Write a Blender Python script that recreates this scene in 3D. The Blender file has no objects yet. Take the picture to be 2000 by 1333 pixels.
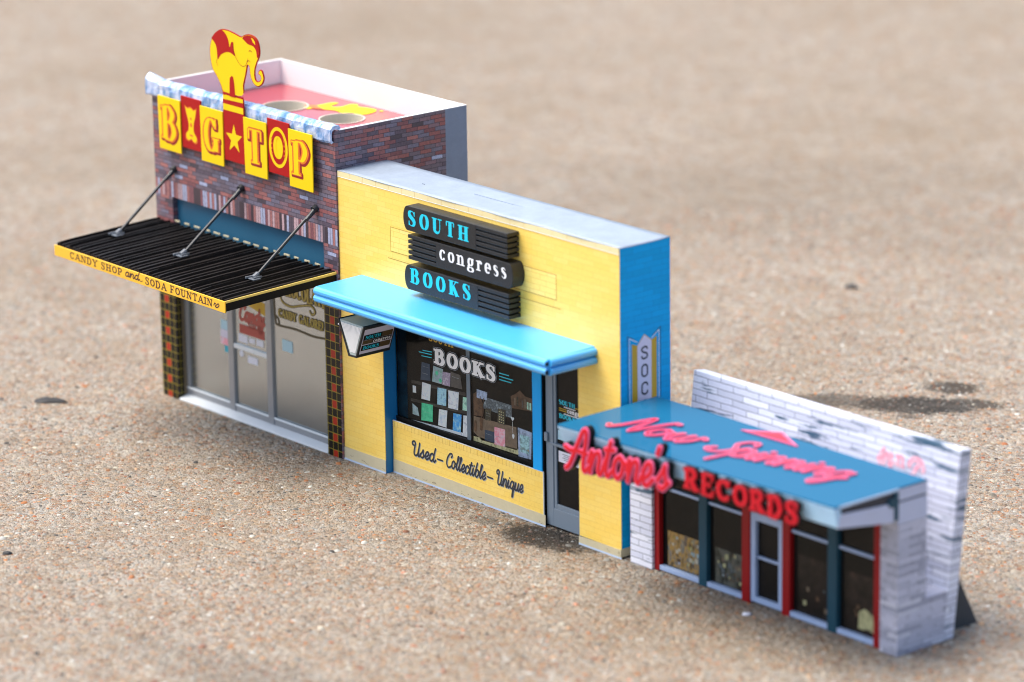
import bpy, bmesh, math, random
import numpy as np
from mathutils import Vector, Matrix
random.seed(7); RNG = np.random.default_rng(11)
SC = bpy.context.scene
COL = SC.collection
CM = 0.01                                   # all builders below work in centimetres

# ------------------------------------------------------------ camera, sky, sun, exposure
cam = bpy.data.cameras.new('camera'); cam_o = bpy.data.objects.new('camera', cam); COL.objects.link(cam_o)
RT = Vector((0.6459110, 0.7632661, -0.0149620)); UP = Vector((-0.2021259, 0.1898820, 0.9607757)); FW = Vector((-0.7361685, 0.6175514, -0.2769227))
mw = Matrix((RT, UP, -FW)).transposed().to_4x4(); mw.translation = Vector((153.0216, -117.2480, 61.5666)) * CM
cam_o.matrix_world = mw
cam.sensor_width = 36; cam.sensor_fit = 'HORIZONTAL'; cam.lens = 7810.15 / 2000 * 36
cam.clip_start = 0.05; cam.clip_end = 200
cam.dof.use_dof = True; cam.dof.focus_distance = 1.958; cam.dof.aperture_fstop = 7.2
SC.camera = cam_o
world = bpy.data.worlds.new('World'); SC.world = world; world.use_nodes = True
wn = world.node_tree; bg = wn.nodes['Background']
sky = wn.nodes.new('ShaderNodeTexSky'); sky.sky_type = 'NISHITA'; sky.sun_disc = False
SUN = Vector((-0.34, -0.30, 0.95)).normalized()
sky.sun_elevation = math.asin(SUN.z); sky.sun_rotation = math.atan2(SUN.x, SUN.y)
sky.air_density = 1.0; sky.dust_density = 4.0; sky.ozone_density = 1.0
wn.links.new(sky.outputs[0], bg.inputs[0]); bg.inputs[1].default_value = 0.15
sl = bpy.data.lights.new('sun', 'SUN'); sl.energy = 2.0; sl.angle = math.radians(42); sl.color = (1.0, 0.955, 0.88)
so = bpy.data.objects.new('sun', sl); COL.objects.link(so); so.rotation_euler = SUN.to_track_quat('Z', 'Y').to_euler()
SC.view_settings.view_transform = 'Standard'; SC.view_settings.look = 'None'
SC.view_settings.exposure = 0.98; SC.view_settings.gamma = 1.0; SC.view_settings.use_curve_mapping = False
SC.render.engine = 'CYCLES'; SC.cycles.use_denoising = True; SC.cycles.max_bounces = 8; SC.cycles.pixel_filter_type = 'BLACKMAN_HARRIS'; SC.cycles.filter_width = 1.05; SC.cycles.denoising_prefilter = 'ACCURATE'

# ------------------------------------------------------------ materials
def lin(c):
    if isinstance(c, str): c = tuple(int(c[i:i+2], 16) / 255 for i in (0, 2, 4))
    return tuple((v / 12.92 if v <= 0.04045 else ((v + 0.055) / 1.055) ** 2.4) for v in c) + (1,)
class NT:
    def __init__(s, m): s.t = m.node_tree; s.n = s.t.nodes
    def new(s, k, **kw):
        n = s.n.new(k)
        for a, b in kw.items(): setattr(n, a, b)
        return n
    def link(s, a, b): s.t.links.new(a, b)
    def math(s, op, a, b=None, c=None):
        n = s.new('ShaderNodeMath', operation=op)
        for i, v in enumerate((a, b, c)):
            if v is None: continue
            if isinstance(v, (int, float)): n.inputs[i].default_value = v
            else: s.link(v, n.inputs[i])
        return n.outputs[0]
    def mix(s, f, a, b, mode='MIX'):
        n = s.new('ShaderNodeMix', data_type='RGBA', blend_type=mode)
        for i, v in ((0, f), (6, a), (7, b)):
            if isinstance(v, (int, float)): n.inputs[i].default_value = v
            elif isinstance(v, tuple): n.inputs[i].default_value = v
            else: s.link(v, n.inputs[i])
        return n.outputs[2]
    def ramp(s, f, stops, interp='LINEAR'):
        n = s.new('ShaderNodeValToRGB'); r = n.color_ramp; r.interpolation = interp
        while len(r.elements) < len(stops): r.elements.new(0.5)
        for e, (p, c) in zip(r.elements, stops): e.position = p; e.color = c
        s.link(f, n.inputs[0]); return n.outputs[0]
    def coords(s, scale=(100, 100, 100)):
        tc = s.new('ShaderNodeTexCoord'); mp = s.new('ShaderNodeMapping'); mp.inputs['Scale'].default_value = scale
        s.link(tc.outputs['Object'], mp.inputs[0]); return mp.outputs[0]
    def noise(s, vec, scale, detail=3, rough=0.6, dim='3D'):
        n = s.new('ShaderNodeTexNoise'); n.inputs['Scale'].default_value = scale; n.inputs['Detail'].default_value = detail; n.inputs['Roughness'].default_value = rough
        s.link(vec, n.inputs['Vector']); return n.outputs[0]
    def bump(s, h, strength, dist):
        b = s.new('ShaderNodeBump'); b.inputs['Strength'].default_value = strength; b.inputs['Distance'].default_value = dist
        s.link(h, b.inputs['Height']); return b.outputs[0]
def newmat(name):
    m = bpy.data.materials.new(name); m.use_nodes = True; t = NT(m); return m, t, t.n['Principled BSDF']
G = (0.5, 0.5, 0.5, 1)
def paper(name, c, rough=0.45, coat=0.25, var=0.06, bump=0.15, metal=0.0, crough=0.2, vscale=0.6):
    m, t, p = newmat(name); v = t.coords(); c = lin(c)
    n = t.noise(v, vscale, 4); n2 = t.noise(v, 9.0, 3)
    f = t.math('ADD', t.math('MULTIPLY', t.math('SUBTRACT', n, 0.5), var * 3), t.math('MULTIPLY', t.math('SUBTRACT', n2, 0.5), var * 1.5))
    hi = tuple(min(1, x * 1.25 + 0.01) for x in c[:3]) + (1,); lo = tuple(x * 0.75 for x in c[:3]) + (1,)
    t.link(t.mix(t.math('ADD', f, 0.5), lo, hi), p.inputs['Base Color'])
    p.inputs['Roughness'].default_value = rough; p.inputs['Coat Weight'].default_value = coat; p.inputs['Coat Roughness'].default_value = crough
    p.inputs['Metallic'].default_value = metal
    t.link(t.bump(n2, bump, 0.0002), p.inputs['Normal'])
    return m
def brick(name, pal, mortar, bw, bh, mwid, rough=0.5, coat=0.2, stain=None, along=None, bump=0.3, soft=0.0):
    m, t, p = newmat(name); v = t.coords(); sp = t.new('ShaderNodeSeparateXYZ'); t.link(v, sp.inputs[0])
    u = t.math('ADD', sp.outputs[0], sp.outputs[1]); z = sp.outputs[2]
    if along == 'z': u, z = z, u
    wob = t.math('MULTIPLY', t.math('SUBTRACT', t.noise(v, 1.3, 2), 0.5), bh * 0.25); z = t.math('ADD', z, wob)
    rz = t.math('DIVIDE', z, bh); row = t.math('FLOOR', rz)
    wn_ = t.new('ShaderNodeTexWhiteNoise', noise_dimensions='1D'); t.link(row, wn_.inputs['W'])
    cu = t.math('ADD', t.math('ADD', t.math('DIVIDE', u, bw), t.math('MULTIPLY', t.math('MODULO', row, 2.0), 0.5)), t.math('MULTIPLY', wn_.outputs[0], 0.25)); col = t.math('FLOOR', cu)
    cv = t.new('ShaderNodeCombineXYZ'); t.link(col, cv.inputs[0]); t.link(row, cv.inputs[1])
    w = t.new('ShaderNodeTexWhiteNoise', noise_dimensions='2D'); t.link(cv.outputs[0], w.inputs['Vector'])
    tot = sum(a for a, _ in pal); acc = 0; st = []
    for a, c in pal: st.append((acc / tot, lin(c))); acc += a
    colr = t.ramp(w.outputs[0], st, 'CONSTANT')
    n2 = t.noise(v, 7.0, 4); n1 = t.noise(v, 0.5, 4)
    colr = t.mix(t.math('MULTIPLY', t.math('SUBTRACT', n2, 0.45), 1.6 if bump > 0.25 else 0.5), colr, (0.02, 0.02, 0.03, 1) if bump > 0.25 else lin('b98f2a'))
    fu = t.math('FRACT', cu); fz = t.math('FRACT', rz)
    a = t.math('LESS_THAN', fu, mwid / bw); b = t.math('LESS_THAN', fz, mwid / bh); mk = t.math('MAXIMUM', a, b)
    if soft: mk = t.math('MULTIPLY', mk, t.math('MULTIPLY', t.noise(v, 1.7, 3), soft * 2))
    colr = t.mix(mk, colr, lin(mortar))
    if stain:
        sc_, lo, hi, sc = stain
        s2 = t.coords(sc_); sm = t.ramp(t.noise(s2, 1.0, 6, 0.65), [(lo, (0, 0, 0, 1)), (hi, (1, 1, 1, 1))]); colr = t.mix(sm, colr, lin(sc))
    t.link(colr, p.inputs['Base Color']); p.inputs['Roughness'].default_value = rough
    p.inputs['Coat Weight'].default_value = coat; p.inputs['Coat Roughness'].default_value = 0.3
    t.link(t.bump(t.math('ADD', n2, t.math('MULTIPLY', mk, -0.6)), bump, 0.0002), p.inputs['Normal'])
    return m
M = {}
M['yellow_flag'] = paper('yellow_card', 'fec800', 0.5, 0.05, 0.02); M['red_flag'] = paper('red_card', 'a60806', 0.5, 0.05, 0.05)
M['orange'] = paper('orange_ink', 'da6a00', 0.4, 0.2, 0.1)
M['white_card'] = paper('white_card', 'f8f6f0', 0.5, 0.1, 0.03); M['cut_edge'] = paper('cut_card_edge', 'c9c2b4', 0.8, 0, 0.1)
M['cream'] = paper('cream_card', 'cdc6b4', 0.6, 0.0, 0.05)
M['deck'] = paper('red_deck', 'a81826', 0.35, 1.0, 0.04)
M['slate'] = paper('slate_paper', '75849a', 0.5, 0.2, 0.25, vscale=1.2); M['teal'] = paper('teal_board', '1a5a78', 0.5, 0.2, 0.1)
M['brown'] = paper('olive_board', '75674f', 0.6, 0, 0.1); M['rib'] = paper('black_print', '130e0b', 0.62, 0.0, 0.5, 0.6, vscale=3); M['black'] = paper('black_board', '040405', 0.5, 0.0, 0.1)
M['fascia'] = paper('amber_paper', 'f0b428', 0.5, 0.1, 0.05); M['maroon'] = paper('maroon_ink', '3e1418', 0.5, 0.1, 0.1)
M['pale_yellow'] = paper('pale_yellow_paper', 'ecca6a', 0.5, 0.1, 0.05)
M['rod'] = paper('graphite_rod', '14181c', 0.4, 0.1, 0.1); M['grey_plate'] = paper('grey_plastic', '5d646c', 0.5, 0.1, 0.15)
M['alu'] = paper('aluminium_frame', '9fa3a8', 0.38, 0.2, 0.12, metal=0.5); M['sill'] = paper('pale_sill', 'dfe5e8', 0.35, 0.3, 0.05)
M['paper_blue'] = paper('pale_blue_notice', 'a9cfdf', 0.4, 0.2, 0.05); M['paper_white'] = paper('white_notice', 'd8dbe8', 0.4, 0.2, 0.05); M['cyan'] = paper('cyan_sticker', '18a8c0', 0.4, 0.2, 0.05)
M['gold'] = paper('gold_ink', 'a89638', 0.4, 0.2, 0.15); M['gold_dark'] = paper('dark_gold_ink', '4a4226', 0.5, 0.1, 0.2); M['faded_red'] = paper('faded_red_ink', 'a8453a', 0.5, 0.1, 0.15)
M['blue'] = paper('sky_blue_card', '3aa8ee', 0.42, 1.0, 0.04, 0.25, crough=0.4); M['blue_post'] = paper('blue_post_card', '00a0ee', 0.5, 0.1, 0.04)
M['board'] = paper('charcoal_board', '0c0f13', 0.45, 0.12, 0.25, 0.7, vscale=4); M['ink_cyan'] = paper('turquoise_ink', '00c4dc', 0.4, 0.1, 0.03); M['ink_white'] = paper('white_ink', 'f2f2f4', 0.4, 0.1, 0.03)
M['ink_navy'] = paper('navy_ink', '1c2433', 0.5, 0.1, 0.1); M['ink_shadow'] = paper('grey_ink', '9fa7ad', 0.5, 0.1, 0.1)
M['glow_edge'] = paper('pale_ink_edge', '8f9ba6', 0.4, 0.2, 0.1)
M['plinth'] = paper('stone_paper', 'c5bb9a', 0.6, 0.05, 0.12, 0.4, vscale=2.5); M['lining'] = paper('pale_lining', 'b9cbe2', 0.5, 0.1, 0.1)
M['roof_grey'] = paper('speckled_roof_paper', '8f9ba8', 0.5, 0.15, 0.3, 0.4, crough=0.4, vscale=1.3)
M['door_grey'] = paper('grey_door_plastic', '74828f', 0.45, 0.2, 0.08, 0.5); M['amber_ink'] = paper('amber_ink', 'c09a10', 0.5, 0.1, 0.15); M['umber'] = paper('umber_ink', '4c3812', 0.5, 0.1, 0.3, vscale=5)
M['pages'] = paper('ribbed_pages', 'f2f6f4', 0.35, 0.5, 0.08, 0.3); M['lilac'] = paper('lilac_paper', 'd2cee0', 0.45, 0.2, 0.05)
M['neon_red'] = paper('neon_red', 'c4001e', 0.3, 0.3, 0.05); M['neon_pink'] = paper('neon_pink', 'e0608a', 0.35, 0.3, 0.05); M['deep_red'] = paper('deep_red', '8c0a18', 0.35, 0.3, 0.1)
M['canopy'] = paper('glossy_blue_canopy', '005c80', 0.6, 0.42, 0.02, 0.0, crough=0.02)
M['canopy'].node_tree.nodes['Principled BSDF'].inputs['Specular IOR Level'].default_value = 0.1; M['canopy_pale'] = paper('pale_blue_fascia', 'a8d0f4', 0.4, 0.3, 0.25, vscale=1.5)
M['post_red'] = paper('red_post', '94060f', 0.45, 0.15, 0.2, vscale=0.4); M['post_teal'] = paper('teal_post', '184658', 0.45, 0.15, 0.35, vscale=0.4)
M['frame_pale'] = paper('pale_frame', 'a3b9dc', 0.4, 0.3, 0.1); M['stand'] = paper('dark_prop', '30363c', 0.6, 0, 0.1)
M['white_trim'] = paper('white_trim', 'b7bfd6', 0.45, 0.2, 0.12, vscale=1.0)
def var_print(name, cols, scale, rough=0.5, stretch=(100, 100, 100), coat=0.1):
    m, t, p = newmat(name); v = t.coords(stretch)
    n = t.noise(v, scale, 5, 0.7); k = len(cols)
    g_ = 1.75 if name.startswith('bk_') else 1.0
    t.link(t.ramp(n, [(0.3 + 0.4 * i / max(1, k - 1), tuple(min(.85, x * g_) for x in lin(c)[:3]) + (1,)) for i, c in enumerate(cols)]), p.inputs['Base Color'])
    p.inputs['Roughness'].default_value = rough; p.inputs['Coat Weight'].default_value = coat; p.inputs['Coat Roughness'].default_value = 0.12
    return m
M['dark_print'] = var_print('dark_shop_print', ['060505', '0b0a09', '151210'], 3.0)
M['dark_teal_print'] = var_print('dark_teal_print', ['05080c', '0c1c26', '16394a'], 0.9)
M['shelf_print'] = var_print('shelf_print', ['131110', '2b2522', '4a4640'], 3.0, stretch=(100, 100, 300))
M['records_print'] = var_print('record_shelf_print', ['191511', '6a5a44', 'd0a458', '6d7a80', 'e0c090'], 2.2, stretch=(160, 100, 70), coat=0.3)
M['records_dim'] = var_print('record_shelf_dim', ['16130f', '34342c', '6a6c64', '74664e'], 1.8, stretch=(160, 100, 70), coat=0.3)
M['records_dark'] = var_print('record_dark_print', ['100d0b', '1c1613', '2c2320', '4c3630'], 1.2, coat=0.3)
for nm, cs in dict(bk_navy=['22303f', '2d3d50'], bk_dots=['97a6a8', '7f9096', '4f7f62'], bk_pat=['ad9fb0', '7c6c80', 'c0b2c0'], bk_dk=['3a3636', '4c4842'], bk_pale=['a9bfc6', 'c6d6de', '8fa4b4'],
                   bk_blue=['5d86a8', '8db2d0', '3f5f88'], bk_white=['a4b6c8', 'bccddc', '7c8ea2'], bk_green=['2c8a66', '3fa57c', '54b48c'], bk_lime=['6fae94', '9ac8a8', '4d7c70'], bk_deep=['1f66b4', '3d8ad0', '99b8d8'],
                   bk_pink=['c08a98', 'e0707e', 'f0a0a8', '7888a0'], bk_tan=['4c4036', '5e5042', '6a5a48'], bk_card=['9aa6bc', '8492a8', '3b4656'], bk_poster=['707c84', '333a3e', '8d9aa0'], bk_pnl=['3c3a2c', '24241e', '6c6248'],
                   bk_art=['6c8c94', '8cb0b4', '506c70', 'a07c40'], bk_straw=['4a4838', '8c8a68', 'a8a47e', '34342a'], bk_wood=['2c1f17', '4a3424', '604632']).items():
    M[nm] = var_print(nm, cs, 3.5)
M['brick_red'] = brick('mixed_brick_paper', [(13, '985c5a'), (5, 'a86c68'), (14, '70636f'), (12, '767082'), (8, '5c505e'), (10, '846872'), (3, '4c424c'), (6, '845054'), (1, 'a9b0cc')], '2c2634', 0.72, 0.21, 0.026, coat=0.15)
M['soldier'] = brick('soldier_course_paper', [(6, 'a8706c'), (5, 'c4a4a8'), (5, 'a9aec8'), (3, '5a4e58'), (4, '87545a'), (4, '46383f')], '3a3038', 100.0, 0.2, 0.03, coat=0.15, along='z')
M['brick_yellow'] = brick('yellow_brick_paper', [(5, 'f9d466'), (4, 'f9d66b'), (3, 'f8d262'), (3, 'fad870')], 'e2b84a', 1.1, 0.27, 0.02, coat=0.5, rough=0.4, bump=0.2, soft=0.6)
M['brick_pale'] = brick('pale_brick_panel_paper', [(5, 'f8dc78'), (4, 'f8da72'), (3, 'f9de80')], 'dcae3c', 1.1, 0.27, 0.022, coat=0.35, rough=0.4, bump=0.2, soft=0.7)
M['brick_blue'] = brick('blue_brick_paper', [(5, '00a6e2'), (4, '00aae6'), (3, '00a2dc')], '0084c4', 1.1, 0.27, 0.022, coat=0.0, rough=0.6, bump=0.2, soft=0.7)
# blue bricks must not pick up the yellow speckle
for nd in M['brick_blue'].node_tree.nodes:
    if nd.bl_idname == 'ShaderNodeMix' and tuple(round(x, 3) for x in nd.inputs[7].default_value) == tuple(round(x, 3) for x in lin('b98f2a')): nd.inputs[7].default_value = lin('0078b8')
M['ashlar'] = brick('white_stone_paper', [(5, 'd4d8e8'), (4, 'dee2f0'), (3, 'c8ccdc'), (2, 'e6e9f4')], '5a6072', 1.7, 0.31, 0.032, coat=0.2, stain=((30, 30, 230), 0.56, 0.62, '3a586e'), soft=1.2, bump=0.2)
M['ashlar_thin'] = brick('thin_stone_paper', [(5, 'b8bcce'), (4, 'c8cbdc'), (3, 'a2a6b8'), (2, 'd0d3e0')], '5c5e6c', 1.5, 0.2, 0.04, coat=0.1, stain=((50, 50, 160), 0.58, 0.85, '666a7a'), soft=0.9, bump=0.2)
for k_ in ('ashlar', 'ashlar_thin', 'brick_pale'):
    for nd in M[k_].node_tree.nodes:
        if nd.bl_idname == 'ShaderNodeMix' and k_ != 'brick_pale' and tuple(round(x, 3) for x in nd.inputs[7].default_value) == tuple(round(x, 3) for x in lin('b98f2a')): nd.inputs[7].default_value = lin('8c90a4')
def tartan():
    m, t, p = newmat('checked_tile_paper'); v = t.coords(); sp = t.new('ShaderNodeSeparateXYZ'); t.link(v, sp.inputs[0])
    att = t.new('ShaderNodeAttribute', attribute_name='uo', attribute_type='OBJECT')
    u = t.math('SUBTRACT', t.math('ADD', sp.outputs[0], sp.outputs[1]), att.outputs['Fac']); c = 0.44
    cu = t.math('DIVIDE', u, 0.395); cz = t.math('DIVIDE', t.math('ADD', sp.outputs[2], 0.1), c)
    fu = t.math('FRACT', cu); fz = t.math('FRACT', cz)
    line = t.math('MAXIMUM', t.math('LESS_THAN', fu, 0.075), t.math('LESS_THAN', fz, 0.075))
    iu = t.math('COMPARE', t.math('FLOOR', cu), 1.0, 0.1); iz = t.math('LESS_THAN', t.math('FRACT', t.math('MULTIPLY', t.math('FLOOR', cz), 0.5)), 0.3)
    colr = t.mix(t.math('MULTIPLY', iu, iz), lin('090807'), lin('a42816')); colr = t.mix(line, colr, lin('98882c'))
    t.link(colr, p.inputs['Base Color']); p.inputs['Roughness'].default_value = 0.4; p.inputs['Coat Weight'].default_value = 0.3
    return m
M['tartan'] = tartan()
def foil():
    m, t, p = newmat('crinkled_foil'); v = t.coords((150, 60, 60)); n = t.noise(v, 1.1, 5, 0.7)
    t.link(t.ramp(n, [(0.3, lin('1f68a4')), (0.43, lin('6c98cc')), (0.53, lin('b4c6e8')), (0.7, lin('e2eaf8'))]), p.inputs['Base Color'])
    p.inputs['Roughness'].default_value = 0.28; p.inputs['Metallic'].default_value = 0.2; p.inputs['Coat Weight'].default_value = 0.6
    t.link(t.bump(n, 0.6, 0.0012), p.inputs['Normal']); return m
M['foil'] = foil()
def mirror():
    m, t, p = newmat('mirror_film_glass'); v = t.coords(); n = t.noise(v, 0.8, 3)
    p.inputs['Base Color'].default_value = lin('bcc4c8'); p.inputs['Metallic'].default_value = 0.95; p.inputs['Roughness'].default_value = 0.24
    t.link(t.bump(n, 0.15, 0.001), p.inputs['Normal']); return m
M['mirror'] = mirror()
def glass():
    m, t, p = newmat('clear_acrylic'); tr = t.new('ShaderNodeBsdfTransparent'); gl = t.new('ShaderNodeBsdfGlossy'); mx = t.new('ShaderNodeMixShader'); fr = t.new('ShaderNodeFresnel')
    tr.inputs[0].default_value = (0.93, 0.95, 0.95, 1); gl.inputs['Roughness'].default_value = 0.08
    fr.inputs['IOR'].default_value = 1.22; t.link(fr.outputs[0], mx.inputs[0]); t.link(tr.outputs[0], mx.inputs[1]); t.link(gl.outputs[0], mx.inputs[2])
    t.link(mx.outputs[0], t.n['Material Output'].inputs['Surface']); return m
M['glass'] = glass()

# ------------------------------------------------------------ mesh helpers
class MB:
    def __init__(s): s.v = []; s.f = []; s.m = []; s.mi = 0; s.smooth = False
    def add(s, vs, fs):
        b = len(s.v); s.v += [tuple(map(float, v)) for v in vs]; s.f += [tuple(b + i for i in f) for f in fs]; s.m += [s.mi] * len(fs); return s
    def box(s, x0, x1, y0, y1, z0, z1):
        return s.add([(x0, y0, z0), (x1, y0, z0), (x1, y1, z0), (x0, y1, z0), (x0, y0, z1), (x1, y0, z1), (x1, y1, z1), (x0, y1, z1)],
                     [(0, 3, 2, 1), (4, 5, 6, 7), (0, 1, 5, 4), (1, 2, 6, 5), (2, 3, 7, 6), (3, 0, 4, 7)])
    def hexa(s, b, t):   # 4 bottom, 4 top corners
        return s.add(list(b) + list(t), [(0, 3, 2, 1), (4, 5, 6, 7), (0, 1, 5, 4), (1, 2, 6, 5), (2, 3, 7, 6), (3, 0, 4, 7)])
    def prism(s, poly, mp, t0, t1):
        n = len(poly); a = [mp(u, v, t0) for u, v in poly]; b = [mp(u, v, t1) for u, v in poly]
        fs = [tuple(range(n))[::-1], tuple(range(n, 2 * n))] + [(i, (i + 1) % n, n + (i + 1) % n, n + i) for i in range(n)]
        return s.add(a + b, fs)
    def sheet(s, poly, mp, t): return s.add([mp(u, v, t) for u, v in poly], [tuple(range(len(poly)))])
    def cyl(s, a, b, r, n=14, r2=None):
        a = Vector(a); b = Vector(b); d = (b - a).normalized(); x = d.orthogonal().normalized(); y = d.cross(x); r2 = r if r2 is None else r2
        vs = [a + (x * math.cos(2 * math.pi * i / n) + y * math.sin(2 * math.pi * i / n)) * r for i in range(n)] + [b + (x * math.cos(2 * math.pi * i / n) + y * math.sin(2 * math.pi * i / n)) * r2 for i in range(n)]
        return s.add(vs, [tuple(range(n))[::-1], tuple(range(n, 2 * n))] + [(i, (i + 1) % n, n + (i + 1) % n, n + i) for i in range(n)])
    def build(s, name, mats, parent=None, bevel=0, recalc=True, smooth=False):
        me = bpy.data.meshes.new(name); me.from_pydata([(x * CM, y * CM, z * CM) for x, y, z in s.v], [], s.f)
        for k in (mats if isinstance(mats, (list, tuple)) else [mats]): me.materials.append(M[k])
        me.polygons.foreach_set('material_index', s.m)
        if recalc:
            bm = bmesh.new(); bm.from_mesh(me); bmesh.ops.recalc_face_normals(bm, faces=bm.faces); bm.to_mesh(me); bm.free()
        if smooth: me.polygons.foreach_set('use_smooth', [True] * len(me.polygons))
        me.update(); o = bpy.data.objects.new(name, me); COL.objects.link(o)
        if parent is not None: o.parent = parent
        if bevel:
            md = o.modifiers.new('soft_edges', 'BEVEL'); md.width = bevel * CM; md.segments = 2; md.limit_method = 'ANGLE'; md.angle_limit = math.radians(40)
        return o
def thing(name, loc, rz, label, cat, group=None):
    o = bpy.data.objects.new(name, None); COL.objects.link(o); o.location = Vector(loc) * CM; o.rotation_euler = (0, 0, rz); o.empty_display_size = 0.02
    o['label'] = label; o['category'] = cat
    if group: o['group'] = group
    return o
def FR(y): return lambda u, v, t: (u, y - t, v)          # front-facing plane at depth y
def SD(x): return lambda u, v, t: (x + t, u, v)          # right-facing plane
def TOP(z): return lambda u, v, t: (u, v, z + t)

# ------------------------------------------------------------ lettering: pen strokes -> distance field -> outlined flat or raised letters
def spline(pts, k=6, closed=False):
    P = [np.array(p, float) for p in pts]
    if len(P) < 3: return P
    out = []
    for i in range(len(P) - 1):
        p0 = P[i - 1] if i > 0 else 2 * P[0] - P[1]; p1 = P[i]; p2 = P[i + 1]; p3 = P[i + 2] if i + 2 < len(P) else 2 * P[-1] - P[-2]
        for j in range(k):
            t = j / k; out.append(0.5 * (2 * p1 + (p2 - p0) * t + (2 * p0 - 5 * p1 + 4 * p2 - p3) * t * t + (3 * p1 - p0 - 3 * p2 + p3) * t ** 3))
    out.append(P[-1]); return out
def arc(cx, cy, rx, ry, a0, a1, n=26): return [np.array((cx + rx * math.cos(math.radians(a0 + (a1 - a0) * i / n)), cy + ry * math.sin(math.radians(a0 + (a1 - a0) * i / n)))) for i in range(n + 1)]
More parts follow.
